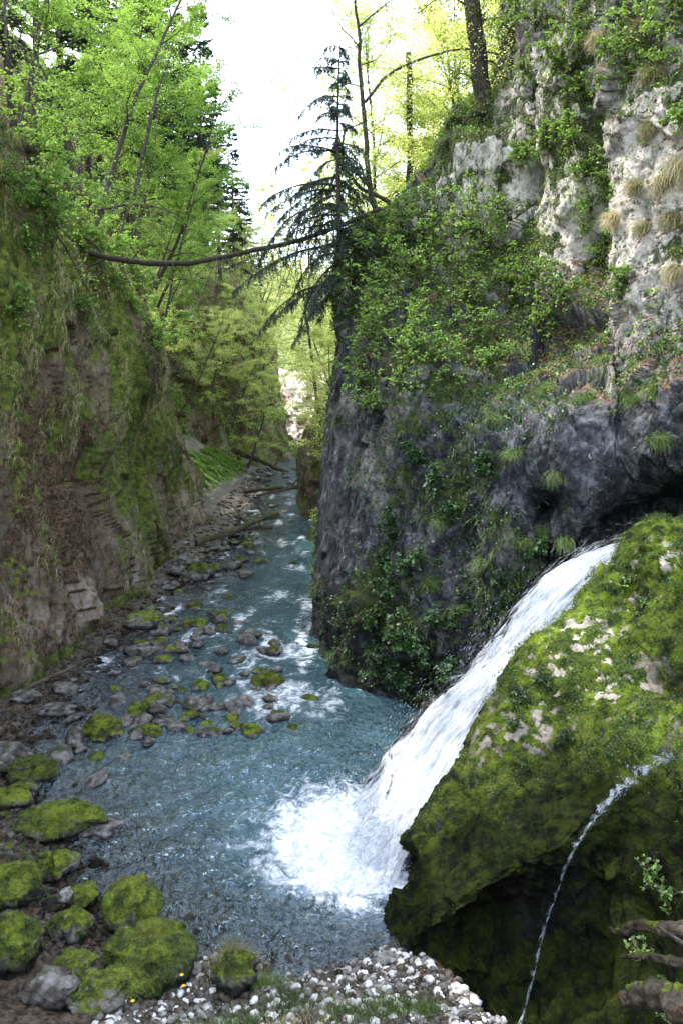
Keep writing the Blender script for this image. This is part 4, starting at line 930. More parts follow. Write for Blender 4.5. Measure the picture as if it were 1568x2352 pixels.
# ================================================================= SCATTERED GROWTH
def sample(S_, w, n, rng, jit=.03):
    w = np.clip(w, 0, None); w = w / w.sum(); i = rng.choice(len(w), n, p=w)
    return S_['P'][i] + rng.normal(size=(n, 3)) * jit, S_['N'][i]
def herbs(S_, w, n, k, size, rng, flat=.3):
    p, nn = sample(S_, w, n, rng); mb = MB()
    c = np.repeat(p, k, 0); N_ = np.repeat(nn, k, 0); m = len(c)
    stem = unit(N_ * .9 + UP * .5 + rng.normal(size=(m, 3)) * .7) * (size * rng.uniform(.3, 1.6, m))[:, None]
    leaf_quads(mb, c + stem, rng, size, flat, out=unit(stem), asp=.40)
    return mb
def blades(p, d, L, wd, droop, rng, segs=3):
    m = len(p); d = unit(d); side = unit(np.cross(d, UP) + rng.normal(size=(m, 3)) * .4); pts = [p]; dd = d
    for k in range(segs):
        dd = unit(dd - UP * droop[:, None] / segs); pts.append(pts[-1] + dd * (L / segs)[:, None])
    V = []
    for k, q in enumerate(pts):
        w_ = (wd * (1 - k / segs) * .9 + wd * .1)[:, None]; V += [q - side * w_, q + side * w_]
    V = np.stack(V, 1); base_ = np.arange(m)[:, None] * (2 * segs + 2)
    f = np.concatenate([base_ + np.array([2 * k, 2 * k + 1, 2 * k + 3, 2 * k + 2]) for k in range(segs)], 0)
    return V.reshape(-1, 3), f
def grass(S_, w, n, k, L, rng, droop=1.6, wd=.004, outw=.8):
    p, nn = sample(S_, w, n, rng); c = np.repeat(p, k, 0) + rng.normal(size=(n * k, 3)) * .03; N_ = np.repeat(nn, k, 0); m = n * k
    d = N_ * outw + UP * .4 + rng.normal(size=(m, 3)) * .45; mb = MB()
    v, f = blades(c, d, L * rng.uniform(.5, 1.4, m), np.full(m, wd), droop * rng.uniform(.6, 1.4, m), rng); mb.add(v, f); return mb
def stuff(name, mb, mat, label, cat, smooth=False):
    return tag(link(name, mb.mesh(name, smooth), mat), label, cat, None, 'stuff')
rng = np.random.RandomState(77)
Pr, Nr, mr_ = RC['P'], RC['N'], RC['mask']
vis = (Pr[:, 2] > .1) & (Pr[:, 0] < 9)
ns = fbm(Pr * .9 + 3, 4)
wr = vis * (sstep(.0, .5, mr_[:, 0] + .5 * ns + .35 * Nr[:, 2])) * (1 - .8 * np.clip(mr_[:, 2], 0, 1))
stuff('cliff_herbs', herbs(RC, wr, 11000, 6, .055, rng), M['herb'], 'low dark green herbs and ivy growing over the grey cliff', 'plants')
wr2 = vis * sstep(.1, .6, Nr[:, 2] + .4 * ns) * sstep(5, 8, Pr[:, 2])
stuff('ledge_herbs', herbs(RC, wr2, 9000, 5, .055, rng), M['leaf_shrub'], 'small fresh leaves on the ledges of the right cliff', 'plants')
stuff('ledge_litter', herbs(RC, wr2, 6000, 3, .05, rng, .7), M['litter'], 'dead brown leaves lying on the ledges of the right cliff', 'leaves')
stuff('cliff_grass', grass(RC, wr * .7 + .6 * wr2, 3200, 14, .22, rng), M['grass'], 'grass hanging in tufts from the right cliff', 'grass')
Pl, Nl, ml = LC['P'], LC['N'], LC['mask']
vl = (Pl[:, 2] > .3) & (Pl[:, 1] > 11); nsl = fbm(Pl * np.array([.8, .8, .4]) + 3, 4)
wl = vl * sstep(-.1, .5, nsl + .06 * (Pl[:, 2] - 6) + .3 * ml[:, 0])
stuff('hanging_grass', grass(LC, wl, 16000, 12, .28, rng, 3.2, .0055), M['dry'], 'dry olive grass hanging down the left cliff', 'grass')
stuff('hanging_grass', grass(LC, wl, 10000, 12, .22, rng, 3.0, .0055), M['grass'], 'fresh green grass hanging down the left cliff', 'grass')
stuff('cliff_herbs', herbs(LC, wl + .15 * vl, 9000, 6, .05, rng), M['herb'], 'small dark green herbs dotted over the left cliff', 'plants')
for SS, lim, nm, lab, mt, n, sz in [(FC, 200, 'far_herbs', 'green growth clinging to the far brown cliff', 'leaf', 9000, .11), (OC, 200, 'outcrop_herbs', 'small ferns on the dark outcrop at the bend', 'herb', 2500, .09)]:
    w_ = sstep(-.2, .5, fbm(SS['P'] * .5, 3) + .3) * (SS['P'][:, 2] > .3)
    stuff(nm, herbs(SS, w_, n, 5, sz, rng), M[mt], lab, 'plants')
w_ = (SL['P'][:, 1] < 90) * (SL['P'][:, 0] > -30)
stuff('hillside_undergrowth', herbs(SL, w_ * sstep(-.1, .4, fbm(SL['P'] * .4, 3)), 14000, 6, .10, rng), M['leaf'], 'fresh undergrowth on the left hillside', 'plants')
stuff('hillside_litter', herbs(SL, w_ * (SL['P'][:, 1] < 45), 8000, 4, .08, rng, .7), M['litter'], 'brown dead leaves on the left hillside', 'leaves')
w_ = (SR['P'][:, 1] < 95) * (SR['P'][:, 0] < 30) * (SR['P'][:, 2] > .4)
stuff('bank_undergrowth', herbs(SR, w_, 14000, 6, .13, rng), M['leaf_sun'], 'bright undergrowth on the right bank beyond the buttress', 'plants')
fanw = fan * (Pb[:, 1] < 64) * (Pb[:, 0] > -16)
BD = dict(P=Pb, N=np.tile(UP, (len(Pb), 1)))
BD['P'] = BD['P'] + np.array([0, 0, .03])
stuff('talus_herbs', herbs(BD, fanw * (Pb[:, 2] > .3), 6000, 6, .10, rng), M['leaf'], 'bright green herbs on the talus fan behind the left cliff', 'plants')
# dome growth
M['moss_frond'] = leaf_mat('moss frond', (.03, .055, .007), (.15, .20, .02), .3, None, 2.)
Pd, Nd, md = DM['P'], DM['N'], DM['mask']; nd = fbm(Pd * 2.1 + 8, 4)
wd_ = (Pd[:, 2] > .4) * (1 - md[:, 3]).clip(0, 1) ** 2 * sstep(.05, .5, nd + .2) * (1 - md[:, 2])
o = link('small_herbs', herbs(DM, wd_, 4200, 6, .026, rng).mesh('small_herbs', False), M['herb'], DM['o']); o['kind'] = 'stuff'
we = (Pd[:, 2] > .4) * (1 - md[:, 3]).clip(0, 1) ** 2 * (1 - md[:, 2]) * (.15 + sstep(0, .4, nd))
o = link('moss_tufts', grass(DM, we, 30000, 5, .030, rng, .8, .0026, 1.).mesh('moss_tufts', False), M['moss_frond'], DM['o']); o['kind'] = 'stuff'

# far forest on the hill
r_ = np.random.RandomState(12); mb = MB()
n = 2600; hx = r_.uniform(-110, 140, n); hy = r_.uniform(128, 300, n)
for c_ in (0,):
    zz = np.array([HILL_BVH.ray_cast(Vector((a, b, 200)), Vector((0, 0, -1)))[0][2] for a, b in zip(hx, hy)])
    m_ = 90; cen = np.stack([hx, hy, zz + 4], 1); c = np.repeat(cen, m_, 0) + unit(r_.normal(size=(n * m_, 3))) * (r_.rand(n * m_) ** .4)[:, None] * np.array([3.4, 3.4, 5.5])
    leaf_quads(mb, c, r_, .75, .4)
M['leaf_far'] = leaf_mat('distant pale leaf', (.16, .24, .06), (.42, .48, .16), .5, (.5, .55, .2), .05)  # glow of the sunlit distance put into a paler leaf colour
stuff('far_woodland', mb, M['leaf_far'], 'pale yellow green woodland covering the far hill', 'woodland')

# ================================================================= GRASS TUSSOCKS
def tussock(px, py, L, seed, label, mat='dry', bvh=None, n=420, group='grass tussocks on the right cliff', droop=2.2):
    h_, n_ = hit(bvh or RC['bvh'], px, py)
    if h_ is None: return
    if L > .33: L *= .72
    r_ = np.random.RandomState(seed); c = r_.normal(size=(n, 3)) * np.array([.10, .10, .06]) * (L / .4); d = n_[None] * .9 + UP * .5 + r_.normal(size=(n, 3)) * .45
    v, f = blades(c, d, L * r_.uniform(.5, 1.35, n), np.full(n, .004), droop * r_.uniform(.5, 1.3, n), r_, 4)
    o = link('grass_tussock', mesh_np('grass_tussock', v, f, False), M[mat]); o.location = tuple(h_); tag(o, label, 'grass', group)
TU = [(1490,300,.38),(1520,420,.42),(1460,430,.35),(1545,500,.42),(1550,620,.4),(1480,520,.35),(1390,830,.35),(1345,920,.35),(1460,920,.4),(1500,900,.35),(1505,1010,.3),(1510,800,.4),(1410,500,.4),(1480,60,.5),(1500,180,.5),(1380,90,.4),(1560,380,.6),(1275,1090,.25),(1195,1250,.25),(1300,1240,.25),(1230,1220,.25),(1130,960,.3),(1420,910,.3),(1180,1040,.25),(1250,900,.3),(1110,1290,.3),(1010,1200,.3),(1060,1400,.3),(980,1340,.3)]
for k, (px, py, L_) in enumerate(TU):
    up = py < 700
    tussock(px, py, L_, 900 + k, 'straw coloured grass tussock hanging on the sunlit tower of the right cliff' if up else 'dull green grass tuft hanging on the shaded grey cliff', 'dry' if up else 'grass', n=600 if up else 300, group='grass tussocks on the tower' if up else 'grass tufts on the shaded cliff')

# ================================================================= BOULDERS
import bmesh
def ico(sub):
    b = bmesh.new(); bmesh.ops.create_icosphere(b, subdivisions=sub, radius=1.)
    v = np.array([q.co for q in b.verts]); f = np.array([[q.index for q in t.verts] for t in b.faces]); b.free(); return v, f
ICO = {k: ico(k) for k in (1, 2, 3, 4, 5)}
def rock_shape(seed, sub=4, ang=.5, flat=.7, elong=1.):
    v, f = ICO[sub]; v = v.copy(); o_ = seed * 7.7
    r = 1 + ang * .55 * blocky(v * .9 + o_, .9) + ang * .25 * blocky(v * 2.1 + o_, .8) + .10 * fbm(v * 1.4 + o_, 3) + .035 * fbm(v * 6 + o_, 3)
    v = v * r[:, None]; v = v / np.hypot(v[:, 0], v[:, 1]).max(); return v * np.array([elong, 1, flat]), f
def boulder_mesh(seed, moss, sub=5, **k):
    v, f = rock_shape(seed, sub, **k); me = mesh_np('boulder', v, f)
    z = v[:, 2]; n_ = unit(v)
    attr(me, 'mask', np.stack([moss + .35 * n_[:, 2] + .25 * fbm(v * 1.3 + seed, 3), .15 + 0 * z, .15 + .3 * fbm(v * 2 + seed, 3), .9 * sstep(.12, -.22, z + .12 * fbm(v * 2, 2))], 1)); return me
BM = {}
def boulder(px, py, w_px, label, moss=.35, flat=.65, elong=1., ang=.5, rz=0., seed=0, sink=.28, mat='boulder', group=None, zg=None, d=None, sub=5, tiltx=0., name='boulder'):
    """px,py = centre of the rock in the picture; stands on the bed"""
    g = W(px, py, .12 if zg is None else zg) if d is None else P(px, py, d)
    dist = np.linalg.norm(g - CAM); R = w_px / F * dist / 2 / max(elong, 1) * 1.06; flat = min(flat * 1.3, 1.1)
    if d is None and zg is None: g = W(px, py, R * flat * .45)
    me = boulder_mesh(seed + px * .13, moss, sub, flat=flat, elong=elong, ang=ang); me.materials.append(M[mat])
    o = bpy.data.objects.new(name, me); COL.objects.link(o)
    zb = bed_z(np.array([g[0]]), np.array([g[1]]))[0] if d is None else g[2] - R * flat * .5
    zc = max(zb, -.12) + R * flat * (1 - 2 * sink) if d is None else g[2]
    o.location = (g[0], g[1], zc); o.scale = (R, R, R); o.rotation_euler = (tiltx, 0, rz)
    if moss > .3 and w_px > 80:
        vv, ff = np.empty((len(me.vertices), 3)), None; a_ = np.empty(len(me.vertices) * 3, np.float32); me.vertices.foreach_get('co', a_); vv = a_.reshape(-1, 3); r_ = np.random.RandomState(int(px)); n = int(26 * w_px)
        up_ = np.where(vv[:, 2] > -.05)[0]; ii = up_[r_.randint(len(up_), size=n)]; c = vv[ii] + r_.normal(size=(n, 3)) * .01
        v2, f2 = blades(c, unit(vv[ii]) + r_.normal(size=(n, 3)) * .5, .024 / R * r_.uniform(.5, 1.5, n), np.full(n, .0022 / R), r_.uniform(.2, 1.4, n), r_, 2)
        t2 = link('moss_fringe', mesh_np('moss_fringe', v2, f2, False), M['moss_frond'], o); t2['kind'] = 'stuff'
    return tag(o, label, 'boulder', group)
BL = [
 (130,1893,200,'large olive mossy boulder with a dark pointed tip in the left of the pool',.4,.5,1.55,.6,.1),
 (225,1905,110,'dark wet point of rock jutting from the mossy boulder into the pool',-.3,.35,1.5,.8,.3),
 (75,1770,125,'mossy boulder with a bare brown left side near the left edge',.35,.5,1.3,.5,.2),
 (20,1745,110,'brown bare rock touching the left edge of the picture',-.1,.6,1.2,.6,0),
 (45,1820,85,'dark mossy stone below the boulder at the left edge',.15,.5,1.3,.5,0),
 (30,1850,95,'flat olive stone above the large pointed mossy boulder',.3,.4,1.3,.5,0),
 (308,2105,136,'tall rounded green mossy boulder standing in the pool edge',.55,.85,1.,.35,.4),
 (352,2232,200,'largest bright green moss cushion boulder at the near bank',.62,.42,1.05,.35,.3),
 (130,2005,105,'half bare mossy boulder with the small pale stone beside it',.3,.55,1.2,.5,0),
 (188,2072,70,'small dark mossy stone between the gravel and the pool',.35,.6,1.,.5,0),
 (157,2172,100,'brown topped mossy boulder on the wet near gravel',.2,.65,1.15,.5,0),
 (235,1665,80,'bright green mossy boulder in the shallows left of the rapids',.55,.7,1.,.35,0),
 (338,1675,72,'dark green rounded boulder right of the bright mossy one',.4,.55,1.2,.35,0),
 (318,1625,54,'small round mossy stone above the dark rounded boulder',.4,.6,1.,.4,0),
 (352,1604,62,'brownish mossy stone behind the small round one',.2,.6,1.2,.5,0),
 (272,1605,48,'square bare topped stone in the shallows',-.1,.8,1.,.7,0),
 (292,1648,44,'pale brown round stone wedged between mossy boulders',0,.6,1.,.4,0),
 (222,1730,42,'small mossy stone alone in the left shallows',.4,.55,1.,.4,0),
 (288,1733,44,'dark wet stone barely above the pool surface',-.2,.45,1.,.4,0),
 (340,1425,122,'wide flat brown mossy boulder at the foot of the left cliff',.15,.42,1.4,.5,0),
 (325,1490,112,'angular reddish brown slab lying in the stream',-.35,.42,1.5,.9,-.3),
 (445,1427,66,'mossy stone right of the wide flat boulder',.35,.5,1.2,.4,0),
 (598,1430,62,'long dark wet stone in the middle of the stream',-.05,.35,1.5,.5,0),
 (550,1425,50,'tilted grey stone beside the long dark one',-.2,.5,1.3,.7,0),
 (568,1465,54,'dark rounded rock standing above the rapids',.0,.65,1.1,.4,0),
 (600,1452,50,'low black stone next to the rounded rock',-.1,.4,1.3,.4,0),
 (616,1555,82,'mossy dome shaped boulder in mid stream',.5,.55,1.2,.35,0),
 (586,1577,40,'little dark stone under the mid stream mossy boulder',.0,.5,1.1,.4,0),
 (462,1608,84,'angular dark brown boulder ending the stone bar',-.15,.6,1.15,.85,0),
 (462,1570,42,'mossy knob on top of the stone bar',.4,.8,1.,.4,0),
 (540,1615,52,'brown topped stone in the cluster at the pool head',-.05,.6,1.,.6,0),
 (534,1642,36,'mossy ball shaped stone at the pool head',.5,.8,1.,.3,0),
 (578,1672,48,'steep little green boulder at the pool head',.5,.8,1.,.4,.5),
 (478,1652,40,'small mossy stone beside the submerged stick',.3,.5,1.2,.4,0),
 (618,1605,40,'flat mossy stone in the fast water',.35,.45,1.2,.4,0),
 (585,1612,32,'tiny grey green stone in the fast water',.2,.5,1.,.4,0),
 (640,1645,38,'green mossy stone at the left of the pool inlet pair',.5,.55,1.,.3,0),
 (672,1662,38,'green mossy stone at the right of the pool inlet pair',.5,.5,1.,.3,0),
 (710,1595,46,'rounded mossy stone near the foot of the buttress',.4,.5,1.2,.3,0),
 (712,1640,26,'small mossy stone below the rounded one by the buttress',.4,.5,1.,.3,0),
 (715,1562,30,'dark stone in the eddy by the buttress',0,.5,1.2,.3,0),
 (718,1518,40,'thin dark rock lying in the rapids by the buttress',-.1,.3,1.5,.3,0),
 (463,1312,76,'bright topped mossy boulder on the left bank far below the cliff nose',.4,.5,1.3,.4,0),
 (440,1328,56,'dark boulder touching the bright topped one',.1,.5,1.2,.5,0),
 (405,1322,44,'pale grey stone on the left bank under the cliff',-.5,.5,1.,.6,0),
 (390,1350,60,'low brown stone at the left shore',0,.4,1.4,.5,0),
 (515,1400,66,'flat olive stone half under water in mid stream',.2,.3,1.6,.4,0),
 (568,1250,40,'mossy stone by the bright log',.4,.5,1.2,.4,0),
 (600,1285,42,'mossy stone in mid stream above the bend',.3,.5,1.3,.4,0),
 (675,1290,28,'round moss stone near the right of the far stream',.4,.5,1.,.4,0),
 (645,1242,20,'black stone in the far shining water',0,.5,1.2,.4,0),
 (672,1192,26,'dark stone in the shining water by the right bank',0,.4,1.3,.4,0),
 (718,1178,42,'mossy boulder at the right bank under the buttress',.4,.5,1.1,.4,0),
 (597,1390,26,'small black stone in the ripples',0,.4,1.2,.4,0),
 (720,1470,24,'black stone touching the foot of the buttress',0,.4,1.2,.4,0),
 (50,1725,40,'small stone on the brown shallows near the left edge',0,.5,1.2,.5,0),
 (130,1632,100,'low brown boulder group stone in the left shallows',-.05,.3,1.6,.6,0),
 (60,1615,70,'dull stone under the left cliff foot',0,.4,1.3,.6,0),
 (25,2090,130,'fresh green mossy boulder cut by the left edge',.6,.6,1.1,.35,0),
 (35,2262,120,'tall dark olive mossy boulder in the lower left corner',.45,1.,1.,.35,0),
 (225,2345,140,'brown and green mossy boulder along the bottom left',.12,.5,1.3,.45,0),
 (120,2350,120,'wet brown rock at the bottom left',.1,.5,1.3,.5,0),
 (170,2290,110,'dark green low boulder beside the little rill',.3,.5,1.2,.4,0),
 (285,2318,95,'light green moss hummock with tiny plants',.65,.4,1.1,.3,0),
 (540,2262,110,'brown earthy hummock crowned with grass',.25,.75,1.15,.5,0),
]
for k, (px, py, w_, lab, moss, fl, el, an, rz) in enumerate(BL):
    boulder(px, py, w_, lab, moss, fl, el, an, rz, seed=k * 1.3, mat='boulder' if moss > .1 else 'boulder_bare', sub=5 if w_ > 60 else 4, sink=.22)
boulder(152, 2036, 38, 'small pale angular stone on the half bare mossy boulder', -1, .8, 1., .9, .3, seed=3, mat='pale', sink=0.1, zg=.35, name='stone')
boulder(888, 2210, 70, 'largest white angular stone on the near gravel', -1, .5, 1.4, .9, .1, seed=8, mat='pale', sink=.2, name='stone')

# smaller stones, single objects sharing a few shapes
vm = [boulder_mesh(k * 3.1 + 2, m_, 3, flat=.55, elong=1.2, ang=.55) for k, m_ in enumerate([.15, .1, -.1, .05, -.3, .2, 0., .1])]
for me, m_ in zip(vm, [.15, .1, -.1, .05, -.3, .2, 0., .1]): me.materials.append(M['boulder'] if m_ > .1 else M['boulder_bare'])
r_ = np.random.RandomState(31); cnt = 0; tries = 0
while cnt < 85 and tries < 9000:
    tries += 1
    y = r_.choice([r_.uniform(11, 19), r_.uniform(15, 30), r_.uniform(28, 62)], p=[.40, .38, .22]); xl = np.interp(y, *XL)
    x = xl + r_.normal() * (1.0 if y > 20 else 1.6) + (.9 if y < 20 else .5)
    if y < 19 and r_.rand() < .6: x = r_.normal() * 1.0 - 2.9; y = r_.uniform(13.3, 20.)
    if x < -6.4 or (y < 13.2 and x > -2.9) or x > -1.1: continue
    s_ = r_.uniform(.08, .24) * (1 + (y > 24) * .5); z_ = bed_z(np.array([x]), np.array([y]))[0]
    if z_ < -.4: continue
    o = bpy.data.objects.new('stone', vm[r_.randint(8)]); COL.objects.link(o); o.location = (x, y, max(z_, -.03) + s_ * .25); o.scale = (s_ * r_.uniform(.9, 1.4), s_, s_ * r_.uniform(.8, 1.2)); o.rotation_euler = (r_.uniform(-.2, .2), r_.uniform(-.2, .2), r_.uniform(0, 6.3))
    tag(o, 'small dark or mossy stone among many along the left shallows', 'stone', 'small stones in the stream'); cnt += 1

for k in range(82):
    px = r_.uniform(360, 640); py = r_.uniform(1425, 1690)
    if k % 3 == 0: px = r_.uniform(150, 420); py = r_.uniform(1560, 1740)
    if px + (py - 1425) * .5 > 760: continue
    g = W(px, py, .03); s_ = r_.uniform(9, 24) / F * np.linalg.norm(g - CAM)
    o = bpy.data.objects.new('stone', vm[r_.randint(8)]); COL.objects.link(o); o.location = (g[0], g[1], .0 + s_ * .15); o.scale = (s_ * r_.uniform(.9, 1.4), s_, s_ * r_.uniform(.9, 1.5)); o.rotation_euler = (r_.uniform(-.3, .3), r_.uniform(-.3, .3), r_.uniform(0, 6.3))
    tag(o, 'dark wet stone breaking the riffle above the pool', 'stone', 'stones in the riffle above the pool')
# gravel and cobbles, uncountable
def pebbles(n, xf, size, seed, sub=1):
    r_ = np.random.RandomState(seed); shapes = [rock_shape(seed + k, sub, .8, .65, 1.2) for k in range(6)]; V = []; Fc = []; off = 0
    for k in range(n):
        x, y = xf(r_); s_ = size(r_, x, y); v, f = shapes[k % 6]; a = r_.rand() * 6.3; R_ = np.array([[math.cos(a), -math.sin(a), 0], [math.sin(a), math.cos(a), 0], [0, 0, 1]])
        V.append((v @ R_.T) * s_ * r_.uniform(.8, 1.2, 3) + np.array([x, y, 0])); Fc.append(f + off); off += len(v)
    V = np.concatenate(V); return V, np.concatenate(Fc), off // n
def bank_xy(r_):
    while True:
        x = r_.uniform(-2.2, 1.9); y = r_.uniform(5.6, 8.0)
        if x - (7.6 - y) * .42 > .78 + .22 * math.sin(y * 9 + 4 * x) * r_.rand(): continue
        s_ = shore(np.array([x]), np.array([y]))[0]
        if -1.6 < s_ < .16 and r_.rand() < (1 if s_ < -.05 else .3): return x, y
def mk_pebbles(name, n, xf, size, seed, mat, label, lift=.2, sub=1, smooth=False):
    V, f, nv_ = pebbles(n, xf, size, seed, sub); c = V.reshape(n, nv_, 3).mean(1); z = bed_z(c[:, 0], c[:, 1]); V[:, 2] += np.repeat(z, nv_) + lift * .02
    me = mesh_np(name, V, f, smooth); r_ = np.random.RandomState(seed); a = np.repeat(r_.rand(n), nv_)
    attr(me, 'mask', np.stack([.2 * (a > .8), .9 * (a < .3), 1. * (a > .7) * a * (1. if name == 'gravel' else .15), .35 * np.repeat(z < .05, nv_) + .3 * (a < .4) + (.0 if name == 'gravel' else .3)], 1)); return tag(link(name, me, mat), label, 'gravel', None, 'stuff')
mk_pebbles('gravel', 5200, bank_xy, lambda r, x, y: .009 + .055 * r.rand() ** 2.5, 61, M['pale'], 'white and tan limestone gravel of the near bank', .3, 2)
def left_xy(r_):
    while True:
        y = r_.choice([r_.uniform(7, 12), r_.uniform(11, 20), r_.uniform(18, 60)], p=[.35, .4, .25]); x = r_.uniform(-6.4, -1.5); s_ = shore(np.array([x]), np.array([y]))[0]
        if s_ < .9 and r_.rand() < math.exp(-max(s_, 0) * 2.2): return x, y
mk_pebbles('cobbles', 5200, left_xy, lambda r, x, y: r.uniform(.015, .06) * (1 + (y > 20) * .8), 62, M['boulder_bare'], 'brown wet cobbles of the left shallows and bank', .1, 2)
mk_pebbles('cobbles', 420, left_xy, lambda r, x, y: r.uniform(.05, .12) * (1 + (y > 20) * .6), 63, M['boulder'], 'larger half mossy cobbles scattered in the left shallows', .1, 3, True)
# countable white stones on the bank
pm = [boulder_mesh(k * 5.3 + 11, -1, 3, flat=.65, elong=1.15, ang=.9) for k in range(7)]
for me in pm: me.materials.append(M['pale'])
r_ = np.random.RandomState(41)
for k in range(112):
    x, y = bank_xy(r_)
    if shore(np.array([x]), np.array([y]))[0] > -.08: continue
    s_ = r_.uniform(.035, .075); o = bpy.data.objects.new('stone', pm[k % 7]); COL.objects.link(o); o.location = (x, y, bed_z(np.array([x]), np.array([y]))[0] + s_ * .3); o.scale = (s_, s_, s_); o.rotation_euler = tuple(r_.uniform(-.5, .5, 2)) + (r_.rand() * 6.3,)
    tag(o, 'fist sized white stone lying on the near gravel', 'stone', 'white stones on the gravel')

# grass and flowers on the near bank
def bank_grass(cx, cy, rad, n, L, seed, mat, label):
    r_ = np.random.RandomState(seed); x = cx + r_.normal(size=n) * rad; y = cy + r_.normal(size=n) * rad * .45; z = bed_z(x, y) + (.24 * np.exp(-((x - cx) ** 2 + (y - cy) ** 2) / .03) if seed == 70 else 0); L = L * 1.35; c = np.stack([x, y, z], 1)
    v, f = blades(c, UP + r_.normal(size=(n, 3)) * .35, L * r_.uniform(.4, 1.3, n), np.full(n, .0035), r_.uniform(.2, 1.1, n), r_, 3)
    return tag(link('grass_tuft', mesh_np('grass_tuft', v, f, False), M[mat]), label, 'grass', None, 'stuff')
for k, (px, py, rad, n, L_, mt) in enumerate([(540,2200,.12,900,.17,'dry'),(600,2225,.14,700,.13,'grass'),(660,2270,.18,700,.10,'grass'),(560,2330,.22,700,.10,'grass'),(860,2320,.22,1100,.12,'grass'),(960,2335,.15,700,.10,'grass'),(760,2300,.2,500,.08,'grass'),(460,2345,.12,500,.11,'grass'),(700,2340,.2,500,.09,'dry')]):
    g = W(px, py, .3); ob_ = bank_grass(g[0], g[1], rad, n, L_, 70 + k, mt, ['straw coloured grass clump on the earthy hummock', 'green grass right of the hummock', 'short grass among the white stones', 'grass at the bottom edge left of the gravel', 'densest green grass patch at the bottom of the gravel', 'green grass near the dark rock foot', 'sparse grass in the middle of the gravel', 'grass below the bright moss boulder', 'dry sparse grass at the bottom edge'][k])

def flower(px, py, z_, label):
    g = W(px, py, z_); t = thing('yellow_flower', label, 'flower', tuple(g)); T = MB(); T.tube([(0, 0, -.12), (.005, 0, -.05), (0, 0, 0)], [.0015] * 3, 4); link('stem', T.mesh('stem'), M['grass'], t)
    L = MB(); a = np.arange(9) * 2 * PI / 9; d = np.stack([np.cos(a), np.sin(a), .35 + 0 * a], 1); L.quads(np.zeros((9, 3)), d * .022, np.cross(d, UP) * .007); link('petals', L.mesh('petals', False), M['yellow'], t)
flower(548, 2190 + 5, .35, 'yellow flower by the grass clump on the near bank'); 
flower(418, 2240, .42, 'upper yellow flower on the bright green moss boulder'); flower(422, 2265, .42, 'lower yellow flower on the bright green moss boulder'); flower(305, 2300, .5, 'single yellow flower left of the white pebbles at the bottom')

# ================================================================= LOGS
def log(label, pts_, r0, r1, mat='log', seed=0, stubs=2, name='fallen_log', lift=0.):
    pth = np.array(pts_); b0 = pth[0].copy(); n = 26; c = catmull(pth, np.linspace(0, len(pth) - 1, n)) - b0; c[:, 2] += lift
    r_ = np.random.RandomState(seed); rad = np.linspace(r0, r1, n) * (1 + .12 * r_.normal(size=n)); c = c + fbm(c * 1.5 + seed, 2)[:, None] * np.array([.05, .05, .04])
    T = MB(); c2 = catmull(c, np.linspace(0, n - 1, 130)); T.tube(c2, np.interp(np.linspace(0, 1, 130), np.linspace(0, 1, n), rad), 26); v_ = T.v[0]; nr_ = unit(v_ - np.repeat(c2, 26, 0)).astype(np.float32); tt_ = np.repeat(np.linspace(0, 1, 130), 26)
    gr = np.stack([nr_[:, 0] * 2.6, nr_[:, 2] * 2.6, tt_ * 3 + seed], 1); v_ += (rad.mean() * (.35 * ridged(gr, 3) - .2 + .45 * fbm(np.stack([nr_[:, 0] * .8, nr_[:, 2] * .8, tt_ * 7 + seed], 1), 3)))[:, None] * nr_
    for k in range(stubs):
        i = r_.randint(5, n - 3); q, _ = bez(c[i], (r_.normal(), r_.normal(), .8), r_.uniform(.15, .5) * (1 + 10 * r0), 4, .1, .1, r_); T.tube(q, np.linspace(r1 * .5, r1 * .2, 5), 5)
    me_ = T.mesh(name); nv_ = len(me_.vertices); a_ = np.empty(nv_ * 3, np.float32); me_.vertices.foreach_get('co', a_); a_ = a_.reshape(-1, 3)
    attr(me_, 'mask', np.stack([.12 + .5 * fbm(a_ * 4 + seed, 3), .2 + .5 * fbm(a_ * 3, 2), 0 * a_[:, 0], .35 + 0 * a_[:, 0]], 1))
    o = link(name, me_, M[mat]); o.location = tuple(b0); return tag(o, label, 'log')
log('long bright fallen log lying on the left bank and reaching into the stream', [W(452,1248,.25), W(530,1222,.5), W(600,1192,.7), W(636,1182,.75)], .11, .14, seed=1)
log('second thinner log lying beside the long bright one', [W(500,1235,.15), W(570,1215,.3), W(625,1212,.35)], .07, .09, seed=2)
log('dark log lying across the far stream', [W(560,1128,.4), W(630,1122,.5), W(702,1120,.5)], .16, .12, seed=3)
log('thin branch lying across the far stream above the dark log', [W(590,1138,.3), W(650,1126,.5), W(700,1115,.8)], .07, .05, seed=4)
log('weathered log sloping down the far green talus to the stream', [P(538,1035,55), P(590,1055,57), P(660,1086,56)], .22, .17, seed=5)
log('thin root running along the foot of the left cliff', [W(60,1582,.1), W(120,1555,.25), W(170,1530,.35), W(205,1512,.5)], .045, .02, 'twig', seed=6, stubs=4, name='root')
log('bent grey stick standing in the shallows at the left edge', [W(0,1735,.1), W(35,1690,.35), W(80,1645,.75)], .022, .012, 'twig', seed=7, stubs=3, name='stick')
log('submerged stick by the cluster of stones at the pool head', [W(408,1612,.1), W(440,1630,.05), W(470,1648,.02)], .035, .03, seed=8, name='stick')
log('short stick on the near gravel at the left edge', [W(0,2010,.35), W(35,2005,.38), W(70,2000,.4)], .014, .010, 'twig', seed=9, stubs=0, name='stick')
log('dark branch standing out of the waterfall foam', [P(885,1772,11.2), P(905,1758,11.2), P(925,1738,11.3)], .05, .035, seed=10, stubs=0, name='branch')
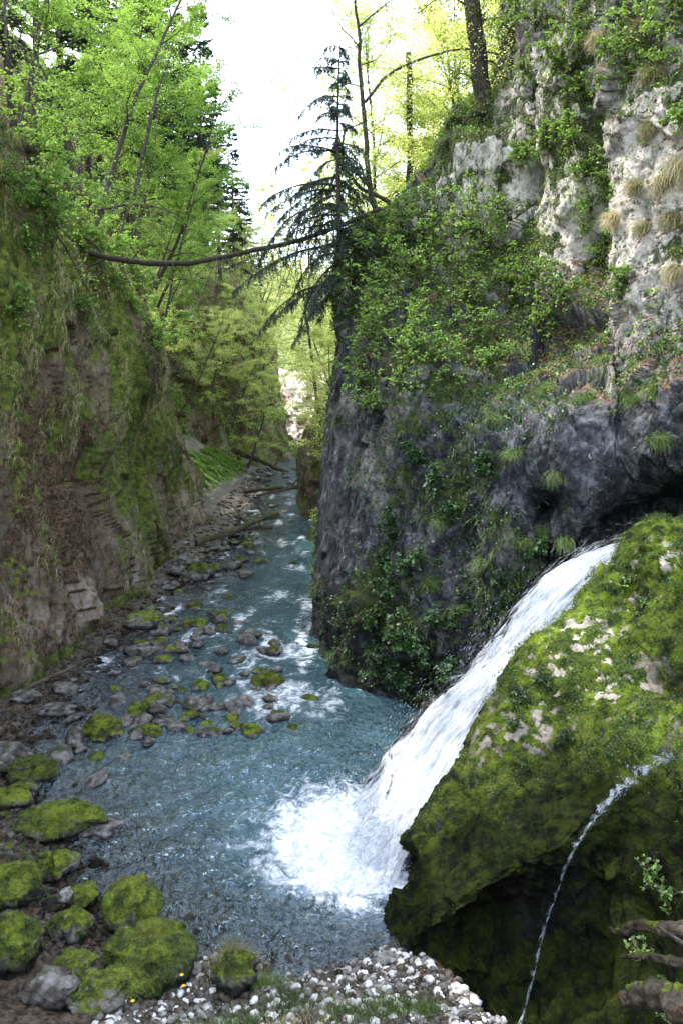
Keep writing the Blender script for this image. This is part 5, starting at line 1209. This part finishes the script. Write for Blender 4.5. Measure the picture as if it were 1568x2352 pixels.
for k, (pts_, r_0, lab) in enumerate([([(1400,2135,6.0),(1450,2140,5.6),(1568,2130,5.1),(1700,2120,4.9)], .05, 'upper mossy log at the right edge over the dark hollow'),
    ([(1425,2200,5.6),(1490,2205,5.2),(1568,2215,4.8),(1700,2235,4.6)], .035, 'middle rotten log with brown splintered end at the right edge'),
    ([(1430,2300,5.0),(1480,2285,4.8),(1568,2300,4.5),(1700,2330,4.3)], .085, 'lowest thick mossy stump log in the bottom right corner')]):
    pth = [P(*q) for q in pts_]; log(lab, pth, r_0 * .5, r_0 * 1.5, 'boulder', seed=30 + k, stubs=1, name='mossy_log')
# leafy plants in the right corner
for k, (px, py, sz) in enumerate([(1500,2010,.22),(1540,2060,.2),(1530,2270,.18),(1545,2345,.2),(1400,1310,.0),(1470,2190,.15),(1190,1600,.2),(1240,1560,.16),(1290,1700,.14),(1440,1330,.22),(1480,1390,.2),(1180,1660,.2)]):
    if sz: place_shrub(px, py, sz, 950 + k, 'small fresh green plant growing on the mossy rock', 'leaf_shrub' if px > 1380 else 'herb', bvh=DM['bvh'], nleaf=170, ls=.04, dirv=(-.2, -.6, .6), group='small plants on the mossy rock', name='leafy_plant')
for k, (px, py, sz) in enumerate([(25,2195,.22),(50,2210,.18),(280,2265,.1),(300,2290,.1)]):
    place_shrub(px, py, sz, 980 + k, 'small bright plant among the mossy boulders at the lower left', 'leaf_shrub', bvh=BED_BVH, nleaf=120, ls=.05, dirv=(0, -.2, 1), group='small plants at the lower left', name='leafy_plant')
# ================================================================= CAMERA, SKY, SUN
cam = bpy.data.cameras.new('camera'); co = bpy.data.objects.new('camera', cam); COL.objects.link(co)
co.location = (0, 0, H); co.rotation_euler = (PI / 2 - TH, 0, 0)
cam.sensor_fit = 'VERTICAL'; cam.sensor_height = 36; cam.lens = 36 * F / 2352; cam.clip_end = 2000; cam.clip_start = .05
S.camera = co
SUN_EL, SUN_AZ = math.radians(55), math.radians(-62)      # azimuth from +Y, negative = left
w = bpy.data.worlds.new('World'); S.world = w; w.use_nodes = True; nt = w.node_tree; nt.nodes.clear(); N = NT(nt)
sky = N.n('ShaderNodeTexSky', sky_type='NISHITA', sun_disc=False, sun_elevation=SUN_EL, sun_rotation=SUN_AZ, air_density=1.0, dust_density=2.5, ozone_density=1.2)
cl = N.noise(N.n('ShaderNodeTexCoord').outputs['Generated'], 2.2, 6, .6)
bg = N.n('ShaderNodeBackground', inp={0: N.mix(N.math('ADD', N.math('MULTIPLY', N.ramp(cl, .4, .65), .4), .25), sky.outputs[0], (4.6, 4.7, 4.8)), 1: 1.08})
nt.links.new(bg.outputs[0], N.n('ShaderNodeOutputWorld').inputs[0])
sd = bpy.data.lights.new('sun', 'SUN'); sd.energy = 6.5; sd.angle = math.radians(.53); sd.color = (1, .95, .86)
so = bpy.data.objects.new('sun', sd); COL.objects.link(so)
dv = Vector((math.sin(SUN_AZ) * math.cos(SUN_EL), math.cos(SUN_AZ) * math.cos(SUN_EL), math.sin(SUN_EL)))
so.rotation_euler = dv.to_track_quat('Z', 'Y').to_euler()
S.view_settings.view_transform = 'Standard'; S.view_settings.look = 'None'; S.view_settings.exposure = 0
S.render.engine = 'CYCLES'
S.cycles.max_bounces = 6; S.cycles.diffuse_bounces = 4; S.cycles.glossy_bounces = 3; S.cycles.transmission_bounces = 4; S.cycles.transparent_max_bounces = 16
S.cycles.use_denoising = True
